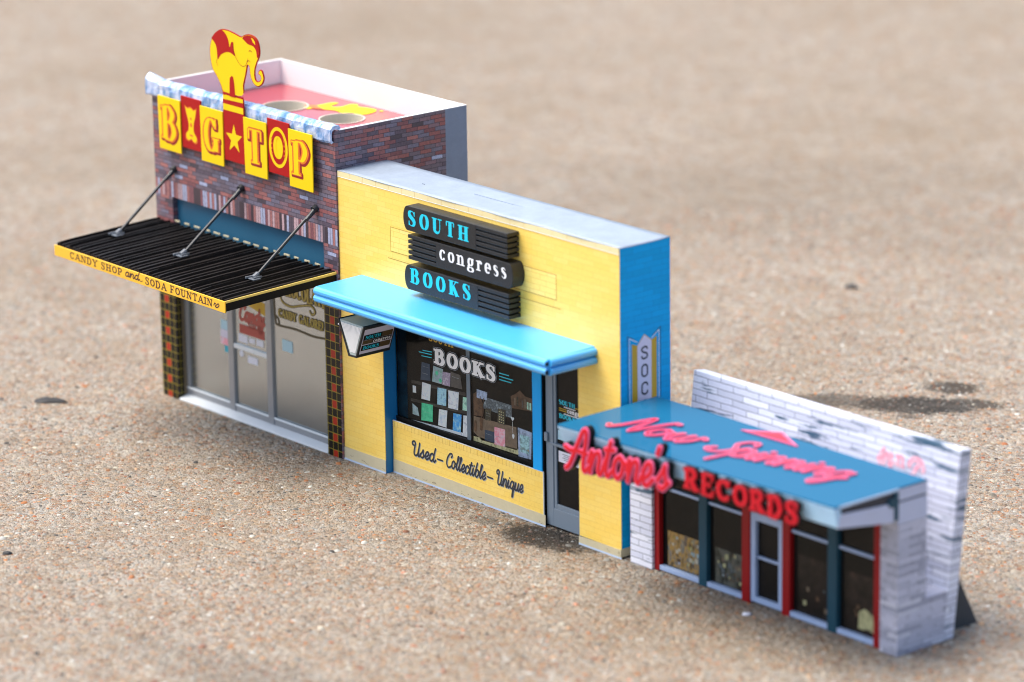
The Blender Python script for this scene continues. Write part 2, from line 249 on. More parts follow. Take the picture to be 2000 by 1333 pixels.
# T thick stem, h thin bar, c modulated curve, e modulated arc, s serif(x,y,halfwidth), v small vertical serif
SER = {
 'A': (.86, [('h', .08, 0, .42, 1), ('T', .42, 1, .76, 0), ('h', .2, .34, .62, .34), ('s', .08, 0, .12), ('s', .76, 0, .17)]),
 'B': (.78, [('T', .17, 0, .17, 1), ('s', .14, 0, .14), ('s', .14, 1, .14), ('c', [(.17, 1), (.42, .98), (.58, .77), (.42, .54), (.17, .53)]), ('c', [(.17, .53), (.48, .52), (.65, .27), (.48, .02), (.17, 0)])]),
 'C': (.78, [('e', .4, .5, .3, .5, 48, 312), ('v', .66, .68, 1.0)]),
 'D': (.84, [('T', .17, 0, .17, 1), ('s', .14, 0, .14), ('s', .14, 1, .14), ('c', [(.17, 1), (.48, .96), (.7, .5), (.48, .04), (.17, 0)])]),
 'E': (.74, [('T', .17, 0, .17, 1), ('h', .03, 0, .66, 0), ('h', .03, 1, .64, 1), ('h', .17, .52, .46, .52), ('v', .65, 0, .28), ('v', .63, .74, 1), ('v', .47, .4, .64)]),
 'F': (.72, [('T', .17, 0, .17, 1), ('s', .17, 0, .17), ('h', .03, 1, .64, 1), ('h', .17, .5, .46, .5), ('v', .63, .74, 1), ('v', .47, .38, .62)]),
 'G': (.84, [('e', .4, .5, .3, .5, 48, 320), ('v', .66, .7, 1.0), ('T', .66, .02, .66, .42), ('s', .66, .43, .16)]),
 'H': (.88, [('T', .18, 0, .18, 1), ('T', .68, 0, .68, 1), ('h', .18, .5, .68, .5), ('s', .18, 0, .17), ('s', .18, 1, .17), ('s', .68, 0, .17), ('s', .68, 1, .17)]),
 'I': (.38, [('T', .19, 0, .19, 1), ('s', .19, 0, .17), ('s', .19, 1, .17)]),
 'K': (.84, [('T', .17, 0, .17, 1), ('s', .17, 0, .17), ('s', .17, 1, .17), ('h', .2, .42, .62, 1), ('T', .34, .58, .68, 0), ('s', .68, 0, .14), ('s', .64, 1, .12)]),
 'L': (.7, [('T', .17, 0, .17, 1), ('s', .17, 1, .17), ('h', .03, 0, .62, 0), ('v', .62, 0, .32)]),
 'N': (.86, [('h', .14, 0, .14, 1), ('T', .16, 1, .68, 0), ('h', .7, 0, .7, 1), ('s', .14, 0, .13), ('s', .1, 1, .1), ('s', .7, 1, .13)]),
 'O': (.82, [('e', .41, .5, .3, .5, 0, 360)]),
 'P': (.74, [('T', .17, 0, .17, 1), ('s', .17, 0, .17), ('s', .12, 1, .12), ('c', [(.17, 1), (.46, .98), (.62, .74), (.46, .48), (.17, .46)])]),
 'R': (.82, [('T', .17, 0, .17, 1), ('s', .17, 0, .17), ('s', .12, 1, .12), ('c', [(.17, 1), (.44, .98), (.6, .76), (.44, .52), (.17, .5)]), ('T', .4, .5, .66, 0), ('s', .7, 0, .11)]),
 'S': (.7, [('x', [(.55, .82), (.45, .97), (.3, 1), (.14, .9), (.13, .72), (.3, .56), (.48, .42), (.56, .25), (.48, .07), (.3, 0), (.16, .05), (.1, .18)]), ('v', .57, .68, 1), ('v', .09, 0, .32)]),
 'T': (.78, [('T', .39, 0, .39, 1), ('h', .06, 1, .72, 1), ('s', .39, 0, .17), ('v', .07, .7, 1), ('v', .71, .7, 1)]),
 'U': (.84, [('T', .18, .3, .18, 1), ('y', [(.18, .34), (.2, .13), (.4, .02), (.58, .1), (.66, .34)]), ('h', .66, .3, .66, 1), ('s', .18, 1, .17), ('s', .66, 1, .13)]),
 'Y': (.8, [('T', .1, 1, .4, .45), ('h', .7, 1, .4, .45), ('T', .4, 0, .4, .48), ('s', .4, 0, .17), ('s', .12, 1, .14), ('s', .7, 1, .12)]),
 'c': (.5, [('e', .25, .31, .17, .31, 50, 310), ('o', .38, .5, .07)]), 'o': (.56, [('e', .28, .31, .18, .31, 0, 360)]),
 'n': (.68, [('T', .16, 0, .16, .6), ('s', .16, 0, .14), ('s', .1, .6, .09), ('Y', [(.18, .44), (.3, .57), (.42, .55), (.47, .42)]), ('T', .47, 0, .47, .46), ('s', .47, 0, .14)]),
 'g': (.58, [('e', .27, .38, .15, .23, 0, 360), ('e', .27, -.08, .2, .15, 0, 360), ('c', [(.18, .18), (.12, .1), (.2, .05), (.36, .06)]), ('o', .47, .56, .06)]),
 'r': (.48, [('T', .16, 0, .16, .6), ('s', .16, 0, .14), ('s', .1, .6, .09), ('c', [(.16, .42), (.26, .58), (.36, .6)]), ('o', .38, .5, .08)]),
 'e': (.52, [('e', .27, .31, .17, .31, 4, 300), ('h', .12, .34, .42, .34), ('h', .12, .32, .42, .32)]),
 's': (.46, [('x', [(.34, .5), (.24, .61), (.12, .55), (.12, .43), (.22, .34), (.34, .22), (.32, .06), (.2, 0), (.09, .08)])]),
 'a': (.54, [('e', .22, .22, .13, .2, 0, 360), ('T', .4, 0, .4, .46), ('s', .42, 0, .08)]), 'd': (.56, [('e', .24, .22, .14, .22, 0, 360), ('T', .4, 0, .4, 1), ('s', .42, 0, .08)]),
 ' ': (.38, []), '-': (.5, [('h', .08, .42, .42, .42)]), '!': (.34, [('T', .16, .3, .16, 1), ('o', .16, .06, .08)]),
}
SCR = {
 'A': (.62, [[(-.12, -.02), (0, .12), (.18, .62), (.32, .98), (.42, 1.02), (.46, .85), (.44, .3), (.46, .05), (.54, .0), (.64, .12)], [(-.22, .52), (-.05, .46), (.2, .48), (.52, .44)]]),
 'N': (.64, [[(-.16, .12), (-.06, .02), (.04, .3), (.12, .98), (.2, .9), (.36, .12), (.42, .04), (.5, .5), (.6, 1.0), (.72, 1.02)]]),
 'S': (.58, [[(.64, .82), (.55, 1.0), (.36, .98), (.26, .76), (.36, .56), (.5, .34), (.42, .06), (.18, 0), (0, .12), (.08, .26)]]),
 'U': (.68, [[(.08, .72), (-.02, .74), (-.04, .92), (.1, 1.0), (.2, .86), (.17, .4), (.2, .08), (.34, 0), (.47, .14), (.52, .6)], [(.54, .98), (.52, .4), (.54, .06), (.6, 0), (.7, .14)]]),
 'C': (.56, [[(.46, .74), (.54, .86), (.46, 1.0), (.28, .95), (.1, .62), (.08, .24), (.24, 0), (.44, .04), (.6, .18)]]),
 'a': (.5, [[(.34, .34), (.22, .44), (.08, .34), (.05, .16), (.14, 0), (.28, .06), (.36, .26)], [(.37, .42), (.35, .12), (.42, 0), (.52, .12)]]),
 'b': (.46, [[(0, .12), (.1, .5), (.16, .98)], [(.15, .98), (.09, .4), (.1, .08), (.22, 0), (.36, .14), (.34, .36), (.22, .4), (.12, .28)], [(.35, .36), (.48, .32)]]),
 'c': (.38, [[(.3, .34), (.26, .43), (.12, .38), (.06, .18), (.14, 0), (.28, .03), (.4, .14)]]),
 'd': (.52, [[(.34, .34), (.22, .44), (.08, .34), (.05, .16), (.14, 0), (.28, .06), (.37, .26)], [(.42, .98), (.36, .4), (.36, .08), (.44, 0), (.54, .12)]]),
 'e': (.38, [[(.0, .14), (.18, .16), (.31, .3), (.26, .43), (.14, .4), (.06, .2), (.14, .01), (.26, .02), (.4, .14)]]),
 'g': (.48, [[(.34, .34), (.22, .44), (.08, .34), (.05, .16), (.14, .02), (.28, .08), (.36, .26)], [(.37, .42), (.34, -.1), (.24, -.38), (.1, -.34), (.16, -.16), (.5, .12)]]),
 'i': (.26, [[(0, .14), (.08, .42), (.07, .12), (.14, 0), (.28, .14)], [(.13, .62), (.14, .64)]]),
 'l': (.26, [[(0, .14), (.12, .46), (.2, .86), (.14, .97), (.09, .8), (.07, .16), (.14, 0), (.28, .14)]]),
 'n': (.5, [[(0, .2), (.07, .42), (.08, .2), (.08, .0)], [(.08, .1), (.18, .36), (.3, .42), (.36, .3), (.34, .08), (.42, 0), (.52, .14)]]),
 'o': (.46, [[(.2, .43), (.07, .34), (.05, .14), (.18, 0), (.32, .12), (.32, .34), (.2, .43), (.3, .36), (.48, .3)]]),
 'p': (.5, [[(0, .2), (.09, .46), (.08, 0), (.05, -.42)], [(.1, .26), (.22, .43), (.35, .36), (.36, .12), (.24, 0), (.11, .08)], [(.24, 0), (.4, .02), (.52, .14)]]),
 'q': (.5, [[(.34, .34), (.22, .44), (.08, .34), (.05, .16), (.14, .02), (.28, .08), (.36, .26)], [(.38, .42), (.34, -.1), (.33, -.4), (.42, -.34), (.42, -.1), (.52, .12)]]),
 's': (.36, [[(0, .14), (.14, .32), (.2, .46), (.22, .32), (.29, .14), (.2, 0), (.06, .04)], [(.2, 0), (.38, .14)]]),
 't': (.32, [[(.0, .14), (.1, .4), (.18, .84)], [(.17, .84), (.1, .2), (.17, 0), (.34, .14)], [(.02, .56), (.3, .6)]]),
 'u': (.5, [[(0, .16), (.08, .42), (.06, .14), (.15, 0), (.28, .1), (.36, .42)], [(.36, .42), (.34, .12), (.42, 0), (.52, .14)]]),
 'w': (.6, [[(0, .16), (.08, .42), (.06, .12), (.14, 0), (.26, .12), (.32, .42)], [(.31, .38), (.3, .1), (.38, 0), (.5, .14), (.52, .42), (.64, .36)]]),
 'y': (.48, [[(0, .16), (.08, .42), (.06, .14), (.15, .02), (.28, .12), (.36, .42)], [(.36, .42), (.33, -.1), (.22, -.38), (.1, -.34), (.16, -.16), (.5, .12)]]),
 "'": (.16, [[(.12, 1.0), (.08, .84)]]), ' ': (.3, []), '-': (.62, [[(.14, .3), (.5, .3)]]),
}
def serif_segs(txt, x0, z0, hgt, width=None, thick=.11, thin=.025, space=.06, slant=0.0, bar=None):
    bar = max(thin, .03) if bar is None else bar
    segs = []; x = 0.0
    for ch in txt:
        w, st = SER[ch]
        for s in st:
            k = s[0]
            if k in 'Th':
                r = thick if k == 'T' else bar; segs.append(('b', (x + s[1], s[2]), (x + s[3], s[4]), r, r))
            elif k == 's': segs.append(('b', (x + s[1] - s[3] - thick * .4, s[2] + (bar if s[2] < .3 else -bar)), (x + s[1] + s[3] + thick * .4, s[2] + (bar if s[2] < .3 else -bar)), bar, bar))
            elif k == 'v': segs.append(('b', (x + s[1], s[2]), (x + s[1], s[3]), bar * 1.3, bar * 1.3))
            elif k == 'o': segs.append(('r', (x + s[1], s[2]), (x + s[1] + 1e-4, s[2]), s[3], s[3]))
            else:
                pts = arc(x + s[1], s[2], s[3] , s[4] - thin, s[5], s[6]) if k == 'e' else spline([(x + a, b) for a, b in s[1]])
                rr = []
                for i in range(len(pts)):
                    d = pts[min(i + 1, len(pts) - 1)] - pts[max(i - 1, 0)]; d = d / (np.linalg.norm(d) + 1e-9); a = abs(d[1])
                    if k == 'x': a = max(0, (-d[1] * .9 + (abs(d[0]) * .5 if d[0] > 0 and .3 < pts[i][1] / (1 if ch.isupper() else .6) < .7 else 0)))
                    if k in 'yY': tt = i / (len(pts) - 1); a = (1 - tt) ** .8 if k == 'y' else tt
                    rr.append(thin + (thick - thin) * min(1, a ** 1.3))
                for i in range(len(pts) - 1): segs.append(('r', tuple(pts[i]), tuple(pts[i + 1]), rr[i], rr[i + 1]))
        x += w + space
    return place(segs, x - space, x0, z0, hgt, width, slant)
def script_segs(txt, x0, z0, hgt, width=None, r=.05, slant=.28, space=0.0):
    segs = []; x = 0.0
    for ch in txt:
        w, st = SCR[ch]; f = (lambda y: y * 1.28 if y <= .45 else .576 + (y - .45) * .77) if ch.islower() else (lambda y: y)
        for s in st:
            pts = spline([(x + a, f(b)) for a, b in s], 5)
            for i in range(len(pts) - 1): segs.append(('r', tuple(pts[i]), tuple(pts[i + 1]), r, r))
        x += w + space
    return place(segs, x, x0, z0, hgt, width, slant)
def place(segs, w, x0, z0, hgt, width, slant):
    sx = (width / w) if width else hgt
    f = lambda p: (x0 + (p[0] + slant * p[1] * hgt / sx) * sx, z0 + p[1] * hgt)
    k = min((sx + hgt) / 2, hgt * 1.15) if width else hgt
    return [(t, f(a), f(b), ra * k, rb * k) for t, a, b, ra, rb in segs]
def poly_field(polys):
    return [('p', [np.array(q, float) for q in p]) for p in polys]
def sdf_mesh(mb, segs, mp, h, t0, t1=None, grow=0.0, cut=None):
    """fill {distance < grow} on the plane mp; t0 only: a printed sheet, t0..t1: raised letter"""
    pts = np.array([p for s in segs if s[0] != 'p' for p in (s[1], s[2])]); rm = max([max(s[3], s[4]) for s in segs if s[0] != 'p']) + grow + 2 * h
    x0, z0 = pts.min(0) - rm; x1, z1 = pts.max(0) + rm
    nx = int((x1 - x0) / h) + 2; nz = int((z1 - z0) / h) + 2
    X = x0 + h * np.arange(nx); Z = z0 + h * np.arange(nz); F = np.full((nx, nz), 1e3)
    for s in segs:
        _, a, b, ra, rb = s; a = np.array(a); b = np.array(b); R = max(ra, rb) + grow + 3 * h
        i0 = max(0, int((min(a[0], b[0]) - R - x0) / h)); i1 = min(nx, int((max(a[0], b[0]) + R - x0) / h) + 2)
        j0 = max(0, int((min(a[1], b[1]) - R - z0) / h)); j1 = min(nz, int((max(a[1], b[1]) + R - z0) / h) + 2)
        gx, gz = np.meshgrid(X[i0:i1], Z[j0:j1], indexing='ij'); d = b - a; L = np.linalg.norm(d) + 1e-9; dx, dz = d / L
        al = (gx - a[0]) * dx + (gz - a[1]) * dz; pe = -(gx - a[0]) * dz + (gz - a[1]) * dx
        if s[0] == 'r':
            t = np.clip(al / L, 0, 1); D = np.hypot(gx - a[0] - t * d[0], gz - a[1] - t * d[1]) - (ra + (rb - ra) * t)
        else:
            qx = np.abs(al - L / 2) - L / 2; qz = np.abs(pe) - ra
            D = np.hypot(np.maximum(qx, 0), np.maximum(qz, 0)) + np.minimum(np.maximum(qx, qz), 0)
        F[i0:i1, j0:j1] = np.minimum(F[i0:i1, j0:j1], D)
    F = F - grow
    if cut is not None:
        gx, gz = np.meshgrid(X, Z, indexing='ij'); F = np.maximum(F, cut(gx, gz))
    F[0, :] = F[-1, :] = 1; F[:, 0] = F[:, -1] = 1
    I = F < 0; n_in = I[:-1, :-1].astype(int) + I[1:, :-1] + I[1:, 1:] + I[:-1, 1:]
    V = []; Fs = []; sides = []
    def q(u, v): V.append((u, v)); return len(V) - 1
    for j in range(nz - 1):
        i = 0; row = n_in[:, j]
        while i < nx - 1:
            if row[i] == 4:
                k = i
                while k < nx - 1 and row[k] == 4: k += 1
                Fs.append((q(X[i], Z[j]), q(X[k], Z[j]), q(X[k], Z[j + 1]), q(X[i], Z[j + 1]))); i = k
            else: i += 1
    for i, j in zip(*np.nonzero((n_in > 0) & (n_in < 4))):
        cs = [(i, j), (i + 1, j), (i + 1, j + 1), (i, j + 1)]; poly = []; cr = []
        for k in range(4):
            a = cs[k]; b = cs[(k + 1) % 4]; fa = F[a]; fb = F[b]
            if fa < 0: poly.append((X[a[0]], Z[a[1]]))
            if (fa < 0) != (fb < 0):
                t = fa / (fa - fb); p = (X[a[0]] + t * (X[b[0]] - X[a[0]]), Z[a[1]] + t * (Z[b[1]] - Z[a[1]])); poly.append(p); cr.append((p, fa < 0))
        if len(poly) >= 3: Fs.append(tuple(q(*p) for p in poly))
        if t1 is not None:
            for k in range(len(cr)):
                if cr[k][1]: sides.append((cr[k][0], cr[(k + 1) % len(cr)][0]))
    top = t0 if t1 is None else t1
    mb.add([mp(u, v, top) for u, v in V], Fs)
    if t1 is not None:
        for a, b in sides: mb.add([mp(*a, t0), mp(*b, t0), mp(*b, t1), mp(*a, t1)], [(0, 1, 2, 3)])
    return mb
def letters(name, segs, mp, mat, parent, h=0.03, t0=0.012, t1=None, grow=0.0, cut=None):
    return sdf_mesh(MB(), segs, mp, h, t0, t1, grow, cut).build(name, mat, parent, recalc=False)
def sheetpoly(name, poly, mp, mat, parent, t=0.012, t1=None):
    mb = MB()
    (mb.sheet(poly, mp, t) if t1 is None else mb.prism(poly, mp, t, t1)); return mb.build(name, mat, parent)
def rect(x0, x1, z0, z1): return [(x0, z0), (x1, z0), (x1, z1), (x0, z1)]
for k_ in ('dark_print', 'records_print', 'records_dim', 'records_dark', 'dark_teal_print', 'black', 'rib', 'tartan', 'brick_blue', 'blue_post', 'post_red', 'post_teal', 'neon_red', 'deep_red', 'red_flag', 'yellow_flag'):
    M[k_].node_tree.nodes['Principled BSDF'].inputs['Specular IOR Level'].default_value = 0.2

# ============================================================ ground
def ground():
    m, t, p = newmat('exposed_aggregate_concrete'); v = t.coords()
    vo = t.new('ShaderNodeTexVoronoi', feature='F1'); vo.inputs['Scale'].default_value = 3.8; t.link(v, vo.inputs['Vector'])
    vs = t.new('ShaderNodeTexVoronoi', feature='F1'); vs.inputs['Scale'].default_value = 11.0; t.link(v, vs.inputs['Vector'])
    pal = [(0.0, lin('a6a5a3')), (0.24, lin('8c8b88')), (0.38, lin('b6b5b3')), (0.52, lin('9a8a74')), (0.6, lin('a8764a')), (0.66, lin('77736c')), (0.73, lin('b39a7e')), (0.81, lin('8a5836')), (0.86, lin('ccc8c0')), (0.93, lin('554b42')), (0.97, lin('2c2b2e'))]
    s1 = t.new('ShaderNodeSeparateColor'); t.link(vo.outputs['Color'], s1.inputs[0]); s2 = t.new('ShaderNodeSeparateColor'); t.link(vs.outputs['Color'], s2.inputs[0])
    c1 = t.ramp(s1.outputs[0], pal, 'CONSTANT'); c2 = t.ramp(s2.outputs[0], pal, 'CONSTANT')
    c = t.mix(0.4, c1, c2); mg = t.noise(v, 0.75, 3, 0.7); c = t.mix(t.ramp(mg, [(0.4, (0, 0, 0, 1)), (0.7, (0.34, 0.34, 0.34, 1))]), c, lin('946f50')); mh = t.noise(t.coords((95, 105, 100)), 0.5, 3, 0.7); c = t.mix(t.ramp(mh, [(0.52, (0, 0, 0, 1)), (0.75, (0.7, 0.7, 0.7, 1))]), c, lin('b9b4aa'))
    n = t.noise(v, 0.09, 4); c = t.mix(t.math('MULTIPLY', n, 0.35), c, lin('a09286'))
    nb = t.noise(v, 0.05, 3); c = t.mix(t.ramp(nb, [(0.42, (0, 0, 0, 1)), (0.7, (0.4, 0.4, 0.4, 1))]), c, lin('857663'))
    # oil stains soaked into the concrete, plus faint broad darker patches (marks with a shape of their own)
    geo = t.new('ShaderNodeNewGeometry'); nn = t.math('MULTIPLY', t.math('SUBTRACT', t.noise(v, 0.5, 5, 0.7), 0.5), 1.1); nf = t.math('MULTIPLY', t.math('SUBTRACT', t.noise(v, 3.5, 3, 0.7), 0.5), 1.6)
    tot = None
    for (x, y, rx, ry, a, s) in [(13.1, 27.6, 3.0, 1.5, 40, 1.0), (9.6, 25.0, 2.4, 1.2, 40, .7), (12.2, 31.3, 1.3, 1.0, 20, .9), (14.9, 29.9, 1.9, .8, 30, .85), (14.2, 25.9, .7, .4, 40, .6), (16.2, -.6, 2.5, 1.3, 8, .95), (12.2, -1.0, .8, .5, 8, .45), (38, 2.5, 3, 1.6, 0, .35), (-6, 66, 50, 12, 39, .12), (22, -22, 9, 2, 10, .2)]:
        sp = t.new('ShaderNodeMapping'); sp.vector_type = 'TEXTURE'; sp.inputs['Location'].default_value = (x, y, 0); sp.inputs['Rotation'].default_value = (0, 0, math.radians(a)); sp.inputs['Scale'].default_value = (rx, ry, 1e6)
        t.link(v, sp.inputs[0]); ln = t.new('ShaderNodeVectorMath', operation='LENGTH'); t.link(sp.outputs[0], ln.inputs[0])
        d = t.math('ADD', t.math('ADD', ln.outputs[1], nn), nf); f = t.math('MULTIPLY', t.math('SMOOTH_MIN', t.math('MAXIMUM', t.math('MULTIPLY', t.math('SUBTRACT', 1.25, d), 2.6), 0.0), 1.0, 0.1), s)
        tot = f if tot is None else t.math('MAXIMUM', tot, f)
    c = t.mix(t.math('MINIMUM', tot, 0.95), c, lin('262524'))
    c = t.mix(1.0, c, (0.92, 0.895, 0.81, 1), 'MULTIPLY'); c = t.mix(t.ramp(t.noise(v, 0.2, 3, 0.65), [(0.35, (0, 0, 0, 1)), (0.75, (0.3, 0.3, 0.3, 1))]), c, t.mix(0.5, c, lin('8d765c'))); c = t.mix(t.ramp(t.noise(t.coords((93, 108, 100)), 0.33, 3, 0.65), [(0.5, (0, 0, 0, 1)), (0.75, (0.14, 0.14, 0.14, 1))]), c, lin('c4bdb0')); t.link(c, p.inputs['Base Color']); p.inputs['Roughness'].default_value = 0.85; p.inputs['Specular IOR Level'].default_value = 0.3
    hh = t.math('ADD', t.math('MULTIPLY', vo.outputs['Distance'], -1.0), t.math('MULTIPLY', vs.outputs['Distance'], -0.6))
    t.link(t.bump(hh, 0.9, 0.002), p.inputs['Normal'])
    M['ground'] = m
    mb = MB(); S = 3000
    mb.add([(-S, -S, 0), (S, -S, 0), (S, S, 0), (-S, S, 0)], [(0, 1, 2, 3)]); o = mb.build('ground', 'ground', recalc=False); o['kind'] = 'structure'
ground()
def gravel(n=150000):
    # small stones standing proud of the cement, every one a low dome with its own colour
    f = np.array([-.766, .643]); r = np.array([.643, .766]); c = np.array([14., -1.5])
    a = RNG.uniform(-42, 62, n); b = RNG.uniform(-62, 62, n); P = c + a[:, None] * f + b[:, None] * r
    sz = np.clip(RNG.lognormal(math.log(0.052), 0.45, n), 0.022, 0.2)
    K = 7; ang = RNG.uniform(0, 6.28, n); asp = RNG.uniform(0.55, 1.0, n); hgt = sz * RNG.uniform(0.2, 0.6, n)
    th = np.arange(K) * 2 * math.pi / K; V = np.zeros((n, 2 * K + 1, 3)); jit = RNG.uniform(0.78, 1.2, (n, K))
    for ring, (rr, zz) in enumerate(((1.0, -0.25), (0.72, 0.68))):
        x = sz[:, None] * rr * np.cos(th)[None] * jit; y = sz[:, None] * rr * np.sin(th)[None] * jit * asp[:, None]
        V[:, ring * K:(ring + 1) * K, 0] = P[:, :1] + x * np.cos(ang)[:, None] - y * np.sin(ang)[:, None]
        V[:, ring * K:(ring + 1) * K, 1] = P[:, 1:] + x * np.sin(ang)[:, None] + y * np.cos(ang)[:, None]
        V[:, ring * K:(ring + 1) * K, 2] = (hgt * zz)[:, None] * (1 if ring == 0 else RNG.uniform(.75, 1.1, (n, K)))
    V[:, -1, 0] = P[:, 0]; V[:, -1, 1] = P[:, 1]; V[:, -1, 2] = hgt
    base = (np.arange(n) * (2 * K + 1))[:, None, None]; i = np.arange(K); j = (i + 1) % K
    quads = np.stack([i, j, K + j, K + i], 1)[None] + base; tris = np.stack([K + i, K + j, np.full(K, 2 * K)], 1)[None] + base
    me = bpy.data.meshes.new('gravel'); me.vertices.add(n * (2 * K + 1)); me.vertices.foreach_set('co', (V * CM).ravel())
    li = np.concatenate([quads.reshape(-1), tris.reshape(-1)]); nq = n * K
    me.loops.add(len(li)); me.loops.foreach_set('vertex_index', li.astype(np.int32)); me.polygons.add(2 * nq)
    me.polygons.foreach_set('loop_start', np.concatenate([np.arange(nq) * 4, nq * 4 + np.arange(nq) * 3]).astype(np.int32))
    me.polygons.foreach_set('use_smooth', [True] * (2 * nq)); me.update(calc_edges=True)
    pal = np.array([lin(c)[:3] for c in ('b4b4b2', '9a9a97', 'cecdcb', 'ba7238', '9c5626', '803e22', 'c09670', 'c48468', '7a7a78', '484644', '1e1e22', 'bcb6a8', '928c82', 'b46c24', 'cfcfca')])
    pr = np.array([14, 13, 9, 9, 6, 4, 7, 6, 8, 6, 3, 8, 8, 4, 2.]); ci = RNG.choice(len(pal), n, p=pr / pr.sum()); cc = pal[ci] * RNG.uniform(0.5, 1.2, (n, 1)) * np.array([.94, .93, .85])
    st = np.zeros(n)
    for (x, y, rx, ry, a_) in [(13.1, 27.6, 3.0, 1.4, 40), (9.6, 25.0, 2.0, .9, 40), (16.2, -.6, 2.7, 1.4, 8)]:
        A = math.radians(a_); dx = P[:, 0] - x; dy = P[:, 1] - y; u = (dx * math.cos(A) + dy * math.sin(A)) / rx; w = (-dx * math.sin(A) + dy * math.cos(A)) / ry; st = np.maximum(st, np.clip((1.15 - np.hypot(u, w)) * 2, 0, .8))
    st *= RNG.uniform(.7, 1.15, n); cc = cc * (1 - st)[:, None] + np.array(lin('343230')[:3]) * st[:, None]
    at = me.attributes.new('stone', 'FLOAT_COLOR', 'POINT'); buf = np.ones((n, 2 * K + 1, 4)); buf[:, :, :3] = cc[:, None, :]; at.data.foreach_set('color', buf.ravel())
    m, t, p = newmat('loose_stone'); an = t.new('ShaderNodeAttribute', attribute_name='stone'); v = t.coords()
    t.link(t.mix(t.math('MULTIPLY', t.noise(v, 14, 3), 0.4), an.outputs['Color'], lin('8a847c')), p.inputs['Base Color']); p.inputs['Roughness'].default_value = 0.7; p.inputs['Specular IOR Level'].default_value = 0.25
    me.materials.append(m); o = bpy.data.objects.new('gravel', me); COL.objects.link(o); o['kind'] = 'stuff'; o['label'] = 'small tan and orange stones set in the concrete'
gravel()
def tar_spot():
    t = MB(); out = [(-.85, .0), (-.6, .24), (-.1, .3), (.35, .22), (.62, .02), (.75, -.1), (.4, -.16), (.0, -.2), (-.3, -.3), (-.7, -.28)]
    n = len(out); t.add([(u, v, 0) for u, v in out] + [(u * .75, v * .75, .09) for u, v in out] + [(u * .3, v * .3, .13) for u, v in out], [(i, (i + 1) % n, n + (i + 1) % n, n + i) for i in range(n)] + [(n + i, n + (i + 1) % n, 2 * n + (i + 1) % n, 2 * n + i) for i in range(n)] + [tuple(range(2 * n, 3 * n))])
    M['tar'] = paper('black_tar', '06080c', 0.6, 0.0, 0.3, 1.0); o = t.build('tar_spot', 'tar', smooth=True); o.scale = (1.25, 1.35, 1.3); o.location = (-.1845, -.053, 0.0004); o.rotation_euler = (0, 0, math.radians(38))
    o['label'] = 'small black tar blob on the concrete left of the candy shop'; o['category'] = 'tar spot'
tar_spot()

# ============================================================ candy shop (brick model)
GRP = 'paper model shops standing in a row'
T = thing('model_shop', (-.02, -.09, 0), -.0008, 'tall mixed red brick model candy shop with black rod-hung awning, letter banners and elephant sign', 'model building', GRP)
def P(name, mb, mat, parent, **k): return mb.build(name, mat, parent, **k)
fw = MB().box(-15.6, 0, 0, .3, 11.95, 16.95).box(-15.6, -14.1, 0, .3, 9.3, 11.1).box(-1.15, 0, 0, .3, 9.3, 11.1)
fw.mi = 1; fw.box(-15.6, 0, 0, .3, 11.1, 11.95)
P('front_wall', fw, ['brick_red', 'soldier'], T)
rw = MB(); rw.box(-.14, 0, .3, 7.05, 0, 16.98); rw.mi = 1; rw.box(-.14, 0, 7.05, 8.45, 0, 16.98); rw.mi = 2; rw.box(-.17, -.142, .32, 8.3, 15.72, 17.0); rw.box(-.17, .003, .3, 8.453, 16.982, 17.01)
P('side_wall', rw, ['brick_red', 'slate', 'white_card'], T)
lw = MB(); lw.box(-15.6, -15.46, .3, 8.45, 0, 16.98); lw.mi = 1; lw.box(-15.458, -15.43, .32, 8.3, 15.72, 17.0); lw.box(-15.6, -15.43, .3, 8.45, 16.982, 17.01)
P('side_wall', lw, ['brick_red', 'white_card'], T)
bw = MB(); bw.mi = 0; bw.box(-15.46, -.14, 8.31, 8.45, 0, 17.0); P('back_wall', bw, ['white_card'], T)
